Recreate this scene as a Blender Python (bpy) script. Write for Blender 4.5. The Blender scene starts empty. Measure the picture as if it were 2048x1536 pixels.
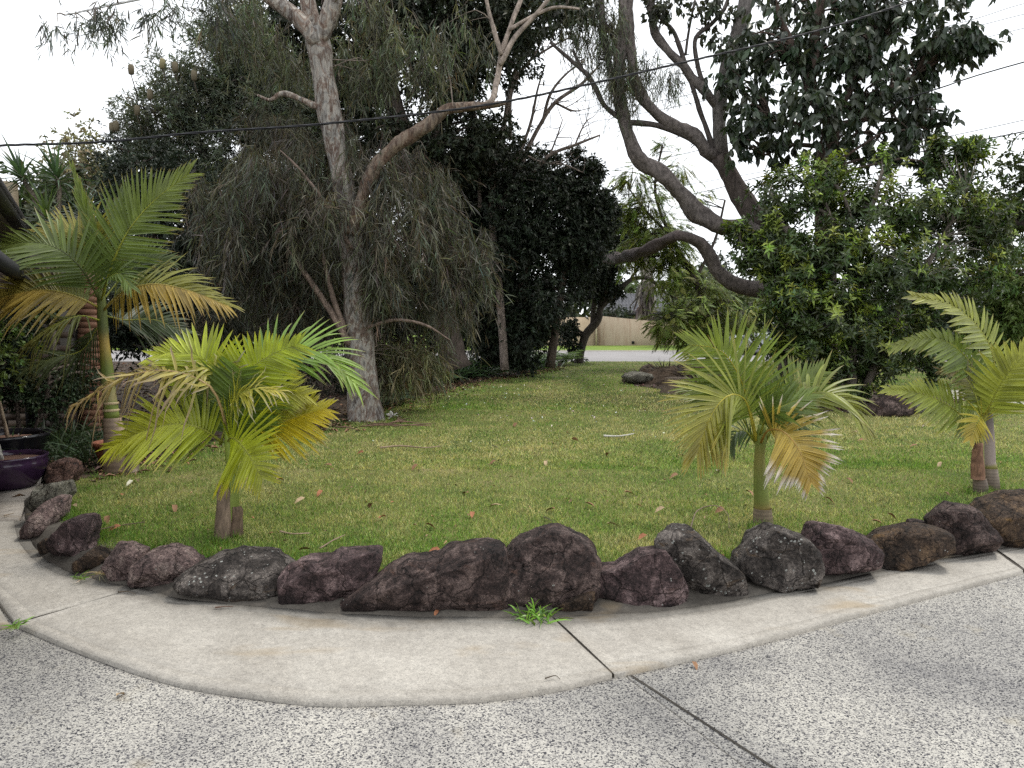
import bpy, math, random
import numpy as np
from mathutils import Vector, noise

# ------------------------------------------------------------------ camera
SC = bpy.context.scene
COL = SC.collection
F, CX, CY = 1560.0, 1024.0, 768.0          # focal length and centre in the 2048 px frame
CAMZ = 1.55
PITCH = math.atan(128 / F)
cam_data = bpy.data.cameras.new('camera')
cam = bpy.data.objects.new('camera', cam_data)
COL.objects.link(cam)
cam.location = (0, 0, CAMZ)
cam.rotation_euler = (math.pi / 2 - PITCH, 0, 0)
cam_data.sensor_fit = 'HORIZONTAL'
cam_data.sensor_width = 36
cam_data.lens = 36 * F / 2048
cam_data.clip_start = 0.05
cam_data.clip_end = 2000
SC.camera = cam

# ------------------------------------------------------------------ light
SUN_EL, SUN_AZ = math.radians(62), math.radians(62)   # azimuth clockwise from +Y: high on the right, a little beyond the lawn
world = bpy.data.worlds.new('World')
SC.world = world
world.use_nodes = True
wn, wl = world.node_tree.nodes, world.node_tree.links
bg = wn['Background']
sky = wn.new('ShaderNodeTexSky')
sky.sky_type = 'NISHITA'
sky.sun_disc = False
sky.sun_elevation = SUN_EL
sky.sun_rotation = SUN_AZ
cloud = wn.new('ShaderNodeMix'); cloud.data_type = 'RGBA'      # an overcast deck in front of the clear sky
cloud.inputs['Factor'].default_value = 0.93
cloud.inputs['B'].default_value = (10.6, 10.9, 11.2, 1)
wl.new(sky.outputs['Color'], cloud.inputs['A'])
wl.new(cloud.outputs['Result'], bg.inputs['Color'])
bg.inputs['Strength'].default_value = 0.11
sun_data = bpy.data.lights.new('sun', 'SUN')
sun_data.energy = 1.5
sun_data.angle = math.radians(11)
sun_data.color = (1, 0.95, 0.86)
sun = bpy.data.objects.new('sun', sun_data)
COL.objects.link(sun)
sd = Vector((math.sin(SUN_AZ) * math.cos(SUN_EL), math.cos(SUN_AZ) * math.cos(SUN_EL), math.sin(SUN_EL)))
sun.rotation_euler = sd.to_track_quat('Z', 'Y').to_euler()
sun.location = (8, 4, 14)
SC.view_settings.view_transform = 'Standard'
SC.view_settings.look = 'None'
SC.view_settings.gamma = 1
SC.view_settings.use_curve_mapping = False
SC.view_settings.exposure = 0.44
SC.render.engine = 'CYCLES'
SC.cycles.use_denoising = False
SC.cycles.max_bounces = 5
SC.cycles.diffuse_bounces = 3
SC.cycles.glossy_bounces = 2
SC.cycles.transmission_bounces = 4
SC.cycles.transparent_max_bounces = 6

# ------------------------------------------------------------------ helpers
R = np.random.RandomState(7)
cp, sp_ = math.cos(PITCH), math.sin(PITCH)

def ray(px, py):
    x = (px - CX) / F; v = -(py - CY) / F
    return x, cp + v * sp_, -sp_ + v * cp

def at(px, py, Y):
    """world point seen at a pixel of the photograph, standing Y metres away"""
    dx, dy, dz = ray(px, py); t = Y / dy
    return np.array((dx * t, Y, CAMZ + dz * t))

def gp(px, py, z=0.0):
    """where the pixel's line of sight meets level ground of height z"""
    dx, dy, dz = ray(px, py); t = (z - CAMZ) / dz
    return np.array((dx * t, dy * t, z))

def nz(v):
    v = np.asarray(v, float)
    return v / np.maximum(np.linalg.norm(v, axis=-1, keepdims=True), 1e-9)

class MB:
    """collects vertices, faces and per-vertex tint, then links them as one mesh object"""
    def __init__(s):
        s.V, s.F, s.C, s.n = [], [], [], 0
    def add(s, V, F, C=None):
        V = np.asarray(V, float).reshape(-1, 3)
        F = np.asarray(F, int)
        s.V.append(V); s.F.append(F + s.n); s.n += len(V)
        if C is None: C = (0.5, 0.5, 0.5)
        C = np.broadcast_to(np.asarray(C, float), (len(V), 3))
        s.C.append(C)
    def poly(s, pts, C=None):
        s.add(pts, [list(range(len(pts)))], C)
    def box(s, c, d, rz=0, C=None, taper=1.0):
        c = np.asarray(c, float); x, y, z = np.asarray(d, float) / 2
        P = np.array([(-x, -y, -z), (x, -y, -z), (x, y, -z), (-x, y, -z),
                      (-x * taper, -y * taper, z), (x * taper, -y * taper, z), (x * taper, y * taper, z), (-x * taper, y * taper, z)])
        co, si = math.cos(rz), math.sin(rz)
        P = np.c_[P[:, 0] * co - P[:, 1] * si, P[:, 0] * si + P[:, 1] * co, P[:, 2]] + c
        s.add(P, [(0, 3, 2, 1), (4, 5, 6, 7), (0, 1, 5, 4), (1, 2, 6, 5), (2, 3, 7, 6), (3, 0, 4, 7)], C)
    def mesh(s, name, off=(0, 0, 0), smooth=False, tint=True):
        V = np.concatenate(s.V) - np.asarray(off, float)
        loops = np.concatenate([f.ravel() for f in s.F])
        sizes = np.concatenate([np.full(len(f), f.shape[1]) for f in s.F])
        me = bpy.data.meshes.new(name)
        me.vertices.add(len(V)); me.vertices.foreach_set('co', V.astype(np.float32).ravel())
        me.loops.add(len(loops)); me.loops.foreach_set('vertex_index', loops.astype(np.int32))
        me.polygons.add(len(sizes))
        st = np.zeros(len(sizes), np.int32); st[1:] = np.cumsum(sizes)[:-1]
        me.polygons.foreach_set('loop_start', st)
        me.polygons.foreach_set('loop_total', sizes.astype(np.int32))
        if tint:
            C = np.concatenate(s.C)
            a = me.attributes.new('tint', 'FLOAT_COLOR', 'POINT')
            a.data.foreach_set('color', np.c_[C, np.ones(len(C))].astype(np.float32).ravel())
        me.update(calc_edges=True)
        if smooth:
            me.polygons.foreach_set('use_smooth', np.ones(len(sizes), bool))
        return me

def link(name, data, parent=None, loc=None):
    o = bpy.data.objects.new(name, data)
    COL.objects.link(o)
    if parent is not None: o.parent = parent
    if loc is not None: o.location = loc
    return o

def tag(o, label=None, cat=None, group=None, kind=None):
    for k, v in (('label', label), ('category', cat), ('group', group), ('kind', kind)):
        if v: o[k] = v
    return o

def thing(name, label, cat, loc, group=None):
    o = link(name, None, None, tuple(loc))
    o.empty_display_size = 0.2
    return tag(o, label, cat, group)

def root_loc(o):
    while o.parent is not None: o = o.parent
    return np.array(o.location)

def part(name, mb, mat, parent, smooth=False, label=None, kind=None):
    me = mb.mesh(name, root_loc(parent), smooth)
    me.materials.append(mat)
    o = link(name, me, parent)
    return tag(o, label, None, None, kind)

def single(name, mb, mat, label, cat, loc=(0, 0, 0), group=None, smooth=False, kind=None):
    me = mb.mesh(name, loc, smooth); me.materials.append(mat)
    o = link(name, me, None, tuple(loc))
    return tag(o, label, cat, group, kind)

def struct(name, mb, mat, smooth=False, parent=None, kind='structure'):
    me = mb.mesh(name, (0, 0, 0), smooth); me.materials.append(mat)
    o = link(name, me, parent)
    if parent is None: o['kind'] = kind
    return o

def spline(P, n):
    """Catmull-Rom through the rows of P (any number of columns), n samples"""
    P = np.asarray(P, float)
    if len(P) == 2:
        return P[0] + (P[1] - P[0]) * np.linspace(0, 1, n)[:, None]
    Q = np.vstack([2 * P[0] - P[1], P, 2 * P[-1] - P[-2]])
    seg = np.linalg.norm(np.diff(P[:, :3], axis=0), axis=1)
    cum = np.r_[0, np.cumsum(seg)]; u = np.linspace(0, cum[-1], n)
    i = np.clip(np.searchsorted(cum, u, side='right') - 1, 0, len(P) - 2)
    t = ((u - cum[i]) / np.maximum(seg[i], 1e-9))[:, None]
    a, b, c, d = Q[i], Q[i + 1], Q[i + 2], Q[i + 3]
    return 0.5 * (2 * b + (c - a) * t + (2 * a - 5 * b + 4 * c - d) * t ** 2 + (3 * b - a - 3 * c + d) * t ** 3)

def tube(mb, P, rad, sides=8, n=None, rough=0.0, C=None, cap=True):
    """tapered tube along points P; rad one radius per point; returns the sampled centre line"""
    P = np.asarray(P, float); rad = np.broadcast_to(np.asarray(rad, float), (len(P),))
    if n is None: n = max(2, (len(P) - 1) * 5 + 1) if len(P) > 2 else 2
    S = spline(np.c_[P, rad], n); c, r = S[:, :3], np.maximum(S[:, 3], 0.0008)
    T = nz(np.gradient(c, axis=0))
    ref = np.array((0.31, -0.9, 0.3)) if abs(T[0][2]) > 0.6 else np.array((0, 0, 1.0))
    u = nz(np.cross(T[0], ref)); U = []
    for k in range(n):
        u = nz(u - T[k] * np.dot(u, T[k])); U.append(u)
    U = np.array(U); W = np.cross(T, U)
    th = np.linspace(0, 2 * math.pi, sides, endpoint=False)
    rr = r[:, None] * np.ones(sides)
    if rough:
        ph = R.rand(4) * 6
        k = np.arange(n)[:, None]
        rr = rr * (1 + rough * (np.sin(th * 2 + k * 0.5 + ph[0]) + 0.8 * np.sin(th * 3 - k * 0.9 + ph[1]) + 0.6 * np.sin(k * 0.63 + ph[2]) + 0.5 * R.randn(n, sides)))
    V = c[:, None, :] + rr[..., None] * (np.cos(th)[None, :, None] * U[:, None, :] + np.sin(th)[None, :, None] * W[:, None, :])
    V = V.reshape(-1, 3)
    k, j = np.meshgrid(np.arange(n - 1), np.arange(sides), indexing='ij')
    a = k * sides + j; b = k * sides + (j + 1) % sides
    Fq = np.stack([a, b, b + sides, a + sides], -1).reshape(-1, 4)
    if C is not None and np.ndim(C) == 2:                       # one tint per control point
        Cs = spline(np.c_[P, np.asarray(C, float)], n)[:, 3:]
        C = np.repeat(np.clip(Cs, 0, 1), sides, axis=0)
    mb.add(V, Fq, C)
    if cap:
        base = mb.n - len(V)
        mb.F.append(np.array([[base + q for q in range(sides)][::-1]])); mb.F.append(np.array([[base + (n - 1) * sides + q for q in range(sides)]]))
    return c

def lathe(mb, prof, c, seg=24, C=None, wob=0.0):
    """profile of (radius, height) turned about a vertical axis through c"""
    prof = np.asarray(prof, float); n = len(prof)
    th = np.linspace(0, 2 * math.pi, seg, endpoint=False)
    w = 1 + wob * np.sin(th * 2 + 1) + wob * 0.6 * np.sin(th * 3)
    V = np.stack([prof[:, :1] * np.cos(th) * w, prof[:, :1] * np.sin(th) * w, prof[:, 1:2] * np.ones(seg)], -1).reshape(-1, 3) + np.asarray(c)
    k, j = np.meshgrid(np.arange(n - 1), np.arange(seg), indexing='ij')
    a = k * seg + j; b = k * seg + (j + 1) % seg
    mb.add(V, np.stack([a, b, b + seg, a + seg], -1).reshape(-1, 4), C)

def rnd_unit(n):
    return nz(R.randn(n, 3))

def jitter(col, n, v=0.25, h=0.12):
    """n slightly different tints of one colour"""
    c = np.asarray(col, float) * (1 + v * R.randn(n, 1)) * (1 + h * R.randn(n, 3))
    return np.clip(c, 0.004, 0.9)

def leaves2(mb, P, D, N, L, W, C, fold=0.25, curl=0.15):
    """flat-ish folded leaf of two triangles each"""
    n = len(P); D = nz(D); S = nz(np.cross(D, N)); N = np.cross(S, D)
    L = np.broadcast_to(L, (n,))[:, None]; W = np.broadcast_to(W, (n,))[:, None]
    mid = P + D * L * 0.45
    v0 = P; v2 = P + D * L - N * L * curl
    v1 = mid + S * W * 0.5 + N * W * fold; v3 = mid - S * W * 0.5 + N * W * fold
    V = np.stack([v0, v1, v2, v3], 1).reshape(-1, 3)
    b = (np.arange(n) * 4)[:, None]
    Fs = np.concatenate([b + [0, 1, 2], b + [0, 2, 3]], 1).reshape(-1, 3)
    mb.add(V, Fs, np.repeat(np.broadcast_to(C, (n, 3)), 4, axis=0))

def leaves6(mb, P, D, N, L, W, C, fold=0.18, curl=0.25):
    """broader leaf: six triangles with a bent midrib"""
    n = len(P); D = nz(D); S = nz(np.cross(D, N)); N = np.cross(S, D)
    L = np.broadcast_to(L, (n,))[:, None]; W = np.broadcast_to(W, (n,))[:, None]
    m = lambda t: P + D * L * t - N * L * curl * t * t
    e = lambda t, w, s: m(t) + s * S * W * w + N * W * fold
    V = np.stack([m(0), e(.3, .42, 1), e(.3, .42, -1), m(.34), e(.65, .42, 1), e(.65, .42, -1), m(.68), m(1)], 1).reshape(-1, 3)
    b = (np.arange(n) * 8)[:, None]
    q = [(0, 1, 3), (0, 3, 2), (1, 4, 6), (1, 6, 3), (3, 6, 5), (3, 5, 2), (4, 7, 6), (6, 7, 5)]
    Fs = np.concatenate([b + list(t) for t in q], 1).reshape(-1, 3)
    mb.add(V, Fs, np.repeat(np.broadcast_to(C, (n, 3)), 8, axis=0))

def strips(mb, P, D, L, W, C, sag=0.3, seg=3, Wdir=None, tipc=None):
    """long narrow blades that bow under their weight; seg quads each"""
    n = len(P); D = nz(D)
    L = np.broadcast_to(L, (n,))[:, None]; W = np.broadcast_to(W, (n,))[:, None]; sag = np.broadcast_to(sag, (n,))[:, None]
    if Wdir is None: Wdir = rnd_unit(n)
    S = nz(np.cross(D, Wdir))
    rows = []
    for k in range(seg + 1):
        t = k / seg
        c = P + D * L * t - np.array((0, 0, 1.0)) * L * sag * t * t
        w = W * (0.5, 1.0, 0.85, 0.5, 0.3, 0.2)[k] if k < seg else W * 0.06
        rows += [c + S * w / 2, c - S * w / 2]
    m = 2 * (seg + 1)
    V = np.stack(rows, 1).reshape(-1, 3); b = (np.arange(n) * m)[:, None]
    Fs = np.concatenate([b + [2 * k, 2 * k + 1, 2 * k + 3, 2 * k + 2] for k in range(seg)], 1).reshape(-1, 4)
    Cc = np.repeat(np.broadcast_to(C, (n, 3)), m, axis=0).copy()
    if tipc is not None:
        Cc = Cc.reshape(n, m, 3); Cc[:, -2:] = tipc; Cc = Cc.reshape(-1, 3)
    mb.add(V, Fs, Cc)

def blobs_to_world(blobs):
    """(px, py, Y, half width px, half height px, half depth m) -> centre, radii"""
    out = []
    for (px, py, Y, rx, ry, rz) in blobs:
        out.append((at(px, py, Y), np.array((rx * Y / F, rz, ry * Y / F))))
    return out

def scatter(blobs, n_clump, n_twig, spread=0.3, shell=0.42, weights=None):
    """twig positions grouped in clumps inside ellipsoids; returns position, outward direction, clump centres, clump id"""
    B = blobs_to_world(blobs)
    w = np.array([b[1][0] * b[1][2] for b in B]) if weights is None else np.array(weights, float)
    ids = R.choice(len(B), n_clump, p=w / w.sum())
    c = np.array([B[i][0] for i in ids]); r = np.array([B[i][1] for i in ids])
    d = rnd_unit(n_clump); cc = c + d * r * (R.rand(n_clump, 1) ** shell) * 0.92
    k = R.randint(0, n_clump, n_twig)
    P = cc[k] + R.randn(n_twig, 3) * (r[k].mean(1, keepdims=True) * spread)
    out = nz((P - c[k]) / r[k])
    return P, out, cc, k

def ingroup(x, y, poly):
    """vectorised even-odd test"""
    poly = np.asarray(poly)[:, :2]; ins = np.zeros(len(x), bool); j = len(poly) - 1
    for i in range(len(poly)):
        xi, yi = poly[i]; xj, yj = poly[j]
        c = ((yi > y) != (yj > y)) & (x < (xj - xi) * (y - yi) / (yj - yi + 1e-12) + xi)
        ins ^= c; j = i
    return ins

# ------------------------------------------------------------------ materials
def newmat(name):
    m = bpy.data.materials.new(name); m.use_nodes = True
    nt = m.node_tree; p = nt.nodes['Principled BSDF']
    return m, nt, p

def nd(nt, t, **kw):
    n = nt.nodes.new(t)
    for k, v in kw.items():
        if k in ('operation', 'blend_type', 'data_type', 'feature', 'distance', 'attribute_name', 'interpolation'): setattr(n, k, v)
        else: n.inputs[k].default_value = v
    return n

def ramp(nt, src, stops):
    r = nt.nodes.new('ShaderNodeValToRGB'); e = r.color_ramp.elements
    while len(e) < len(stops): e.new(0.5)
    for q, (p, c) in zip(e, stops):
        q.position = p; q.color = (*c, 1) if len(c) == 3 else c
    nt.links.new(src, r.inputs['Fac']); return r

def mixc(nt, fac, a, b, blend='MIX'):
    m = nt.nodes.new('ShaderNodeMix'); m.data_type = 'RGBA'; m.blend_type = blend
    for s, v in (('Factor', fac), ('A', a), ('B', b)):
        if hasattr(v, 'is_linked') or hasattr(v, 'links'): nt.links.new(v, m.inputs[s])
        elif s == 'Factor': m.inputs[s].default_value = v
        else: m.inputs[s].default_value = (*v, 1)
    return m.outputs['Result']

def bump(nt, p, h, strength=0.5, dist=0.01):
    b = nt.nodes.new('ShaderNodeBump'); b.inputs['Strength'].default_value = strength; b.inputs['Distance'].default_value = dist
    nt.links.new(h, b.inputs['Height']); nt.links.new(b.outputs['Normal'], p.inputs['Normal'])

def coords(nt, scale=(1, 1, 1), rot=(0, 0, 0)):
    t = nt.nodes.new('ShaderNodeTexCoord'); m = nt.nodes.new('ShaderNodeMapping')
    m.inputs['Scale'].default_value = scale; m.inputs['Rotation'].default_value = rot
    nt.links.new(t.outputs['Object'], m.inputs['Vector']); return m.outputs['Vector']

def noise_n(nt, vec, scale, detail=4, rough=0.6, dist=0.0):
    n = nd(nt, 'ShaderNodeTexNoise', Scale=scale, Detail=detail, Roughness=rough, Distortion=dist)
    nt.links.new(vec, n.inputs['Vector']); return n.outputs['Fac']

def leaf_mat(name, rough=0.5, trans=0.3, gain=1.0, spec=0.4):
    m, nt, p = newmat(name)
    a = nd(nt, 'ShaderNodeAttribute', attribute_name='tint')
    v = coords(nt); n = noise_n(nt, v, 9, 3)
    r = ramp(nt, n, [(0.3, (0.78, 0.78, 0.78)), (0.7, (1.2 * gain, 1.2 * gain, 1.15 * gain))])
    c = mixc(nt, 1.0, a.outputs['Color'], r.outputs['Color'], 'MULTIPLY')
    nt.links.new(c, p.inputs['Base Color'])
    p.inputs['Roughness'].default_value = rough
    p.inputs['Specular IOR Level'].default_value = spec
    t = nt.nodes.new('ShaderNodeBsdfTranslucent')
    c2 = mixc(nt, 1.0, c, (1.3, 1.25, 0.7), 'MULTIPLY'); nt.links.new(c2, t.inputs['Color'])
    mx = nt.nodes.new('ShaderNodeMixShader'); mx.inputs[0].default_value = trans
    nt.links.new(p.outputs[0], mx.inputs[1]); nt.links.new(t.outputs[0], mx.inputs[2])
    nt.links.new(mx.outputs[0], nt.nodes['Material Output'].inputs['Surface'])
    return m

def tint_mat(name, rough=0.8, bscale=40, bstr=0.4, bdist=0.006, lo=0.7, hi=1.25, stretch=(1, 1, 1), spec=0.3):
    """colour from the tint attribute, broken up by noise, with relief"""
    m, nt, p = newmat(name)
    a = nd(nt, 'ShaderNodeAttribute', attribute_name='tint')
    v = coords(nt, stretch); n = noise_n(nt, v, bscale, 5, 0.65)
    r = ramp(nt, n, [(0.3, (lo,) * 3), (0.7, (hi,) * 3)])
    nt.links.new(mixc(nt, 1.0, a.outputs['Color'], r.outputs['Color'], 'MULTIPLY'), p.inputs['Base Color'])
    p.inputs['Roughness'].default_value = rough; p.inputs['Specular IOR Level'].default_value = spec
    bump(nt, p, n, bstr, bdist)
    return m

M = {}
M['leaf'] = leaf_mat('leaf_matte', 0.55, 0.28)
M['leaf_gloss'] = leaf_mat('leaf_glossy', 0.36, 0.16, spec=0.5)
M['leaf_dark'] = leaf_mat('leaf_dark', 0.5, 0.12, spec=0.3)
M['palm'] = leaf_mat('palm_leaf', 0.40, 0.27, spec=0.45)
M['grass'] = leaf_mat('grass_blade', 0.6, 0.35, spec=0.25)
M['bark'] = tint_mat('bark_rough', 0.9, 22, 0.9, 0.02, 0.45, 1.4, (1, 1, 0.22))
M['bark_smooth'] = tint_mat('bark_smooth', 0.85, 15, 1.0, 0.04, 0.4, 1.5, (1, 1, 0.55))
M['plain'] = tint_mat('painted', 0.6, 6, 0.1, 0.003, 0.9, 1.08)
M['palm_stem'] = tint_mat('palm_stem', 0.5, 14, 0.25, 0.004, 0.75, 1.2, (1, 1, 0.15))
M['wood_dry'] = tint_mat('dry_wood', 0.85, 60, 0.5, 0.003, 0.6, 1.3, (1, 1, 0.4))
M['litter'] = tint_mat('dead_leaf', 0.8, 60, 0.4, 0.002, 0.7, 1.25)

def gum_bark():
    m, nt, p = newmat('gum_bark')
    v = coords(nt, (1, 1, 0.42)); n1 = noise_n(nt, v, 5.5, 5, 0.62, 0.8)
    v2 = coords(nt, (1, 1, 0.35)); n2 = noise_n(nt, v2, 13, 5, 0.65, 0.5)
    vs = coords(nt, (1, 1, 0.1)); n3 = noise_n(nt, vs, 40, 4, 0.6)
    c1 = ramp(nt, n1, [(0.38, (0.12, 0.095, 0.08)), (0.43, (0.25, 0.235, 0.215)), (0.51, (0.41, 0.37, 0.32)), (0.55, (0.21, 0.145, 0.11)), (0.60, (0.28, 0.255, 0.23)), (0.68, (0.38, 0.34, 0.29))])
    c2 = ramp(nt, n2, [(0.50, (1, 1, 1)), (0.54, (0.55, 0.5, 0.48)), (0.6, (0.42, 0.30, 0.25)), (0.64, (1, 1, 1))])
    c = mixc(nt, 1.0, c1.outputs['Color'], c2.outputs['Color'], 'MULTIPLY')
    a = nd(nt, 'ShaderNodeAttribute', attribute_name='tint')
    r3 = ramp(nt, n3, [(0.35, (0.75, 0.73, 0.7)), (0.65, (1.1, 1.1, 1.1))])
    c = mixc(nt, 1.0, c, r3.outputs['Color'], 'MULTIPLY')
    c = mixc(nt, 1.0, c, a.outputs['Color'], 'MULTIPLY')
    nt.links.new(c, p.inputs['Base Color']); p.inputs['Roughness'].default_value = 0.8
    ad = nd(nt, 'ShaderNodeMath', operation='ADD'); nt.links.new(n1, ad.inputs[0]); nt.links.new(n2, ad.inputs[1])
    bump(nt, p, ad.outputs[0], 0.7, 0.03)
    return m
M['gum_bark'] = gum_bark()

def concrete_mat(name, c0, c1, stain=(0.30, 0.22, 0.12)):
    m, nt, p = newmat(name)
    v = coords(nt, (1, 1, 1), (0.61, 0.43, 0.87))
    n = noise_n(nt, v, 2.2, 6, 0.65); f = noise_n(nt, v, 120, 4, 0.85, 1.2); st = noise_n(nt, coords(nt, (0.5, 1.3, 1)), 2.7, 3, 0.5, 0.4); md = noise_n(nt, v, 26, 5, 0.7)
    c = ramp(nt, n, [(0.3, c0), (0.7, c1)]).outputs['Color']
    fr = ramp(nt, f, [(0.32, (0.45, 0.45, 0.45)), (0.5, (1, 1, 1)), (0.68, (1.35, 1.34, 1.3))])
    c = mixc(nt, 1.0, c, fr.outputs['Color'], 'MULTIPLY')
    mr = ramp(nt, md, [(0.3, (0.8, 0.8, 0.8)), (0.65, (1.08, 1.08, 1.08))])
    c = mixc(nt, 1.0, c, mr.outputs['Color'], 'MULTIPLY')
    sr = ramp(nt, st, [(0.60, (0, 0, 0)), (0.72, (0.5, 0.5, 0.5))])
    c = mixc(nt, sr.outputs['Color'], c, stain)
    a = nd(nt, 'ShaderNodeAttribute', attribute_name='tint')       # grime
    c = mixc(nt, 1.0, c, a.outputs['Color'], 'MULTIPLY')
    nt.links.new(c, p.inputs['Base Color']); p.inputs['Roughness'].default_value = 0.9; p.inputs['Specular IOR Level'].default_value = 0.25
    bump(nt, p, f, 0.4, 0.003)
    return m
M['concrete'] = concrete_mat('concrete', (0.325, 0.30, 0.265), (0.445, 0.418, 0.375))
M['mortar'] = concrete_mat('mortar', (0.045, 0.039, 0.033), (0.125, 0.112, 0.096))

def aggregate_mat():
    m, nt, p = newmat('exposed_aggregate')
    v = coords(nt)
    ns = nd(nt, 'ShaderNodeTexNoise', Scale=60, Detail=2); nt.links.new(v, ns.inputs['Vector'])
    wv = nd(nt, 'ShaderNodeMixRGB', blend_type='ADD', Fac=0.012); nt.links.new(v, wv.inputs[1]); nt.links.new(ns.outputs['Color'], wv.inputs[2])
    vo = nd(nt, 'ShaderNodeTexVoronoi', Scale=185, Randomness=1); nt.links.new(wv.outputs[0], vo.inputs['Vector'])
    sx = nt.nodes.new('ShaderNodeSeparateColor'); nt.links.new(vo.outputs['Color'], sx.inputs[0])
    c = ramp(nt, sx.outputs[0], [(0.0, (0.02, 0.022, 0.03)), (0.13, (0.07, 0.07, 0.085)), (0.28, (0.24, 0.233, 0.237)), (0.44, (0.44, 0.426, 0.40)), (0.7, (0.53, 0.512, 0.48)), (0.9, (0.62, 0.60, 0.555))]).outputs['Color']
    big = noise_n(nt, v, 1.1, 7, 0.68, 0.6)
    br = ramp(nt, big, [(0.3, (0.58, 0.58, 0.60)), (0.62, (1.06, 1.05, 1.02))])
    c = mixc(nt, 1.0, c, br.outputs['Color'], 'MULTIPLY')
    tn = noise_n(nt, v, 3.3, 4, 0.6); tr = ramp(nt, tn, [(0.62, (0, 0, 0)), (0.75, (0.3, 0.3, 0.3))])
    c = mixc(nt, tr.outputs['Color'], c, (0.45, 0.38, 0.24))
    a = nd(nt, 'ShaderNodeAttribute', attribute_name='tint')
    c = mixc(nt, 1.0, c, a.outputs['Color'], 'MULTIPLY')
    nt.links.new(c, p.inputs['Base Color']); p.inputs['Roughness'].default_value = 0.8; p.inputs['Specular IOR Level'].default_value = 0.3
    bump(nt, p, sx.outputs[0], 0.35, 0.004)
    return m
M['aggregate'] = aggregate_mat()

def ground_mat(name, stops, scale=3, fine=60, rough=0.95, fs=(0.6, 1.3)):
    m, nt, p = newmat(name)
    v = coords(nt); n = noise_n(nt, v, scale, 6, 0.65); f = noise_n(nt, v, fine, 4, 0.7)
    c = ramp(nt, n, stops).outputs['Color']
    fr = ramp(nt, f, [(0.3, (fs[0],) * 3), (0.7, (fs[1],) * 3)])
    nt.links.new(mixc(nt, 1.0, c, fr.outputs['Color'], 'MULTIPLY'), p.inputs['Base Color'])
    p.inputs['Roughness'].default_value = rough; p.inputs['Specular IOR Level'].default_value = 0.2
    bump(nt, p, f, 0.6, 0.015)
    return m
M['turf'] = ground_mat('turf', [(0.35, (0.07, 0.095, 0.022)), (0.55, (0.15, 0.15, 0.05)), (0.7, (0.24, 0.20, 0.10))], 0.9, 90)
M['verge'] = ground_mat('verge_grass', [(0.35, (0.12, 0.21, 0.03)), (0.7, (0.22, 0.27, 0.06))], 0.6, 30)
M['mulch'] = ground_mat('mulch', [(0.35, (0.03, 0.022, 0.016)), (0.65, (0.085, 0.06, 0.042))], 4, 70)
M['soil'] = ground_mat('soil', [(0.3, (0.06, 0.05, 0.035)), (0.7, (0.12, 0.1, 0.07))], 0.4, 20)
M['asphalt'] = ground_mat('asphalt', [(0.3, (0.235, 0.225, 0.225)), (0.7, (0.31, 0.295, 0.29))], 0.25, 25, 0.9, (0.85, 1.12))
M['render'] = ground_mat('wall_render', [(0.35, (0.37, 0.29, 0.20)), (0.65, (0.46, 0.37, 0.27))], 0.8, 30, 0.9, (0.92, 1.06))

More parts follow.
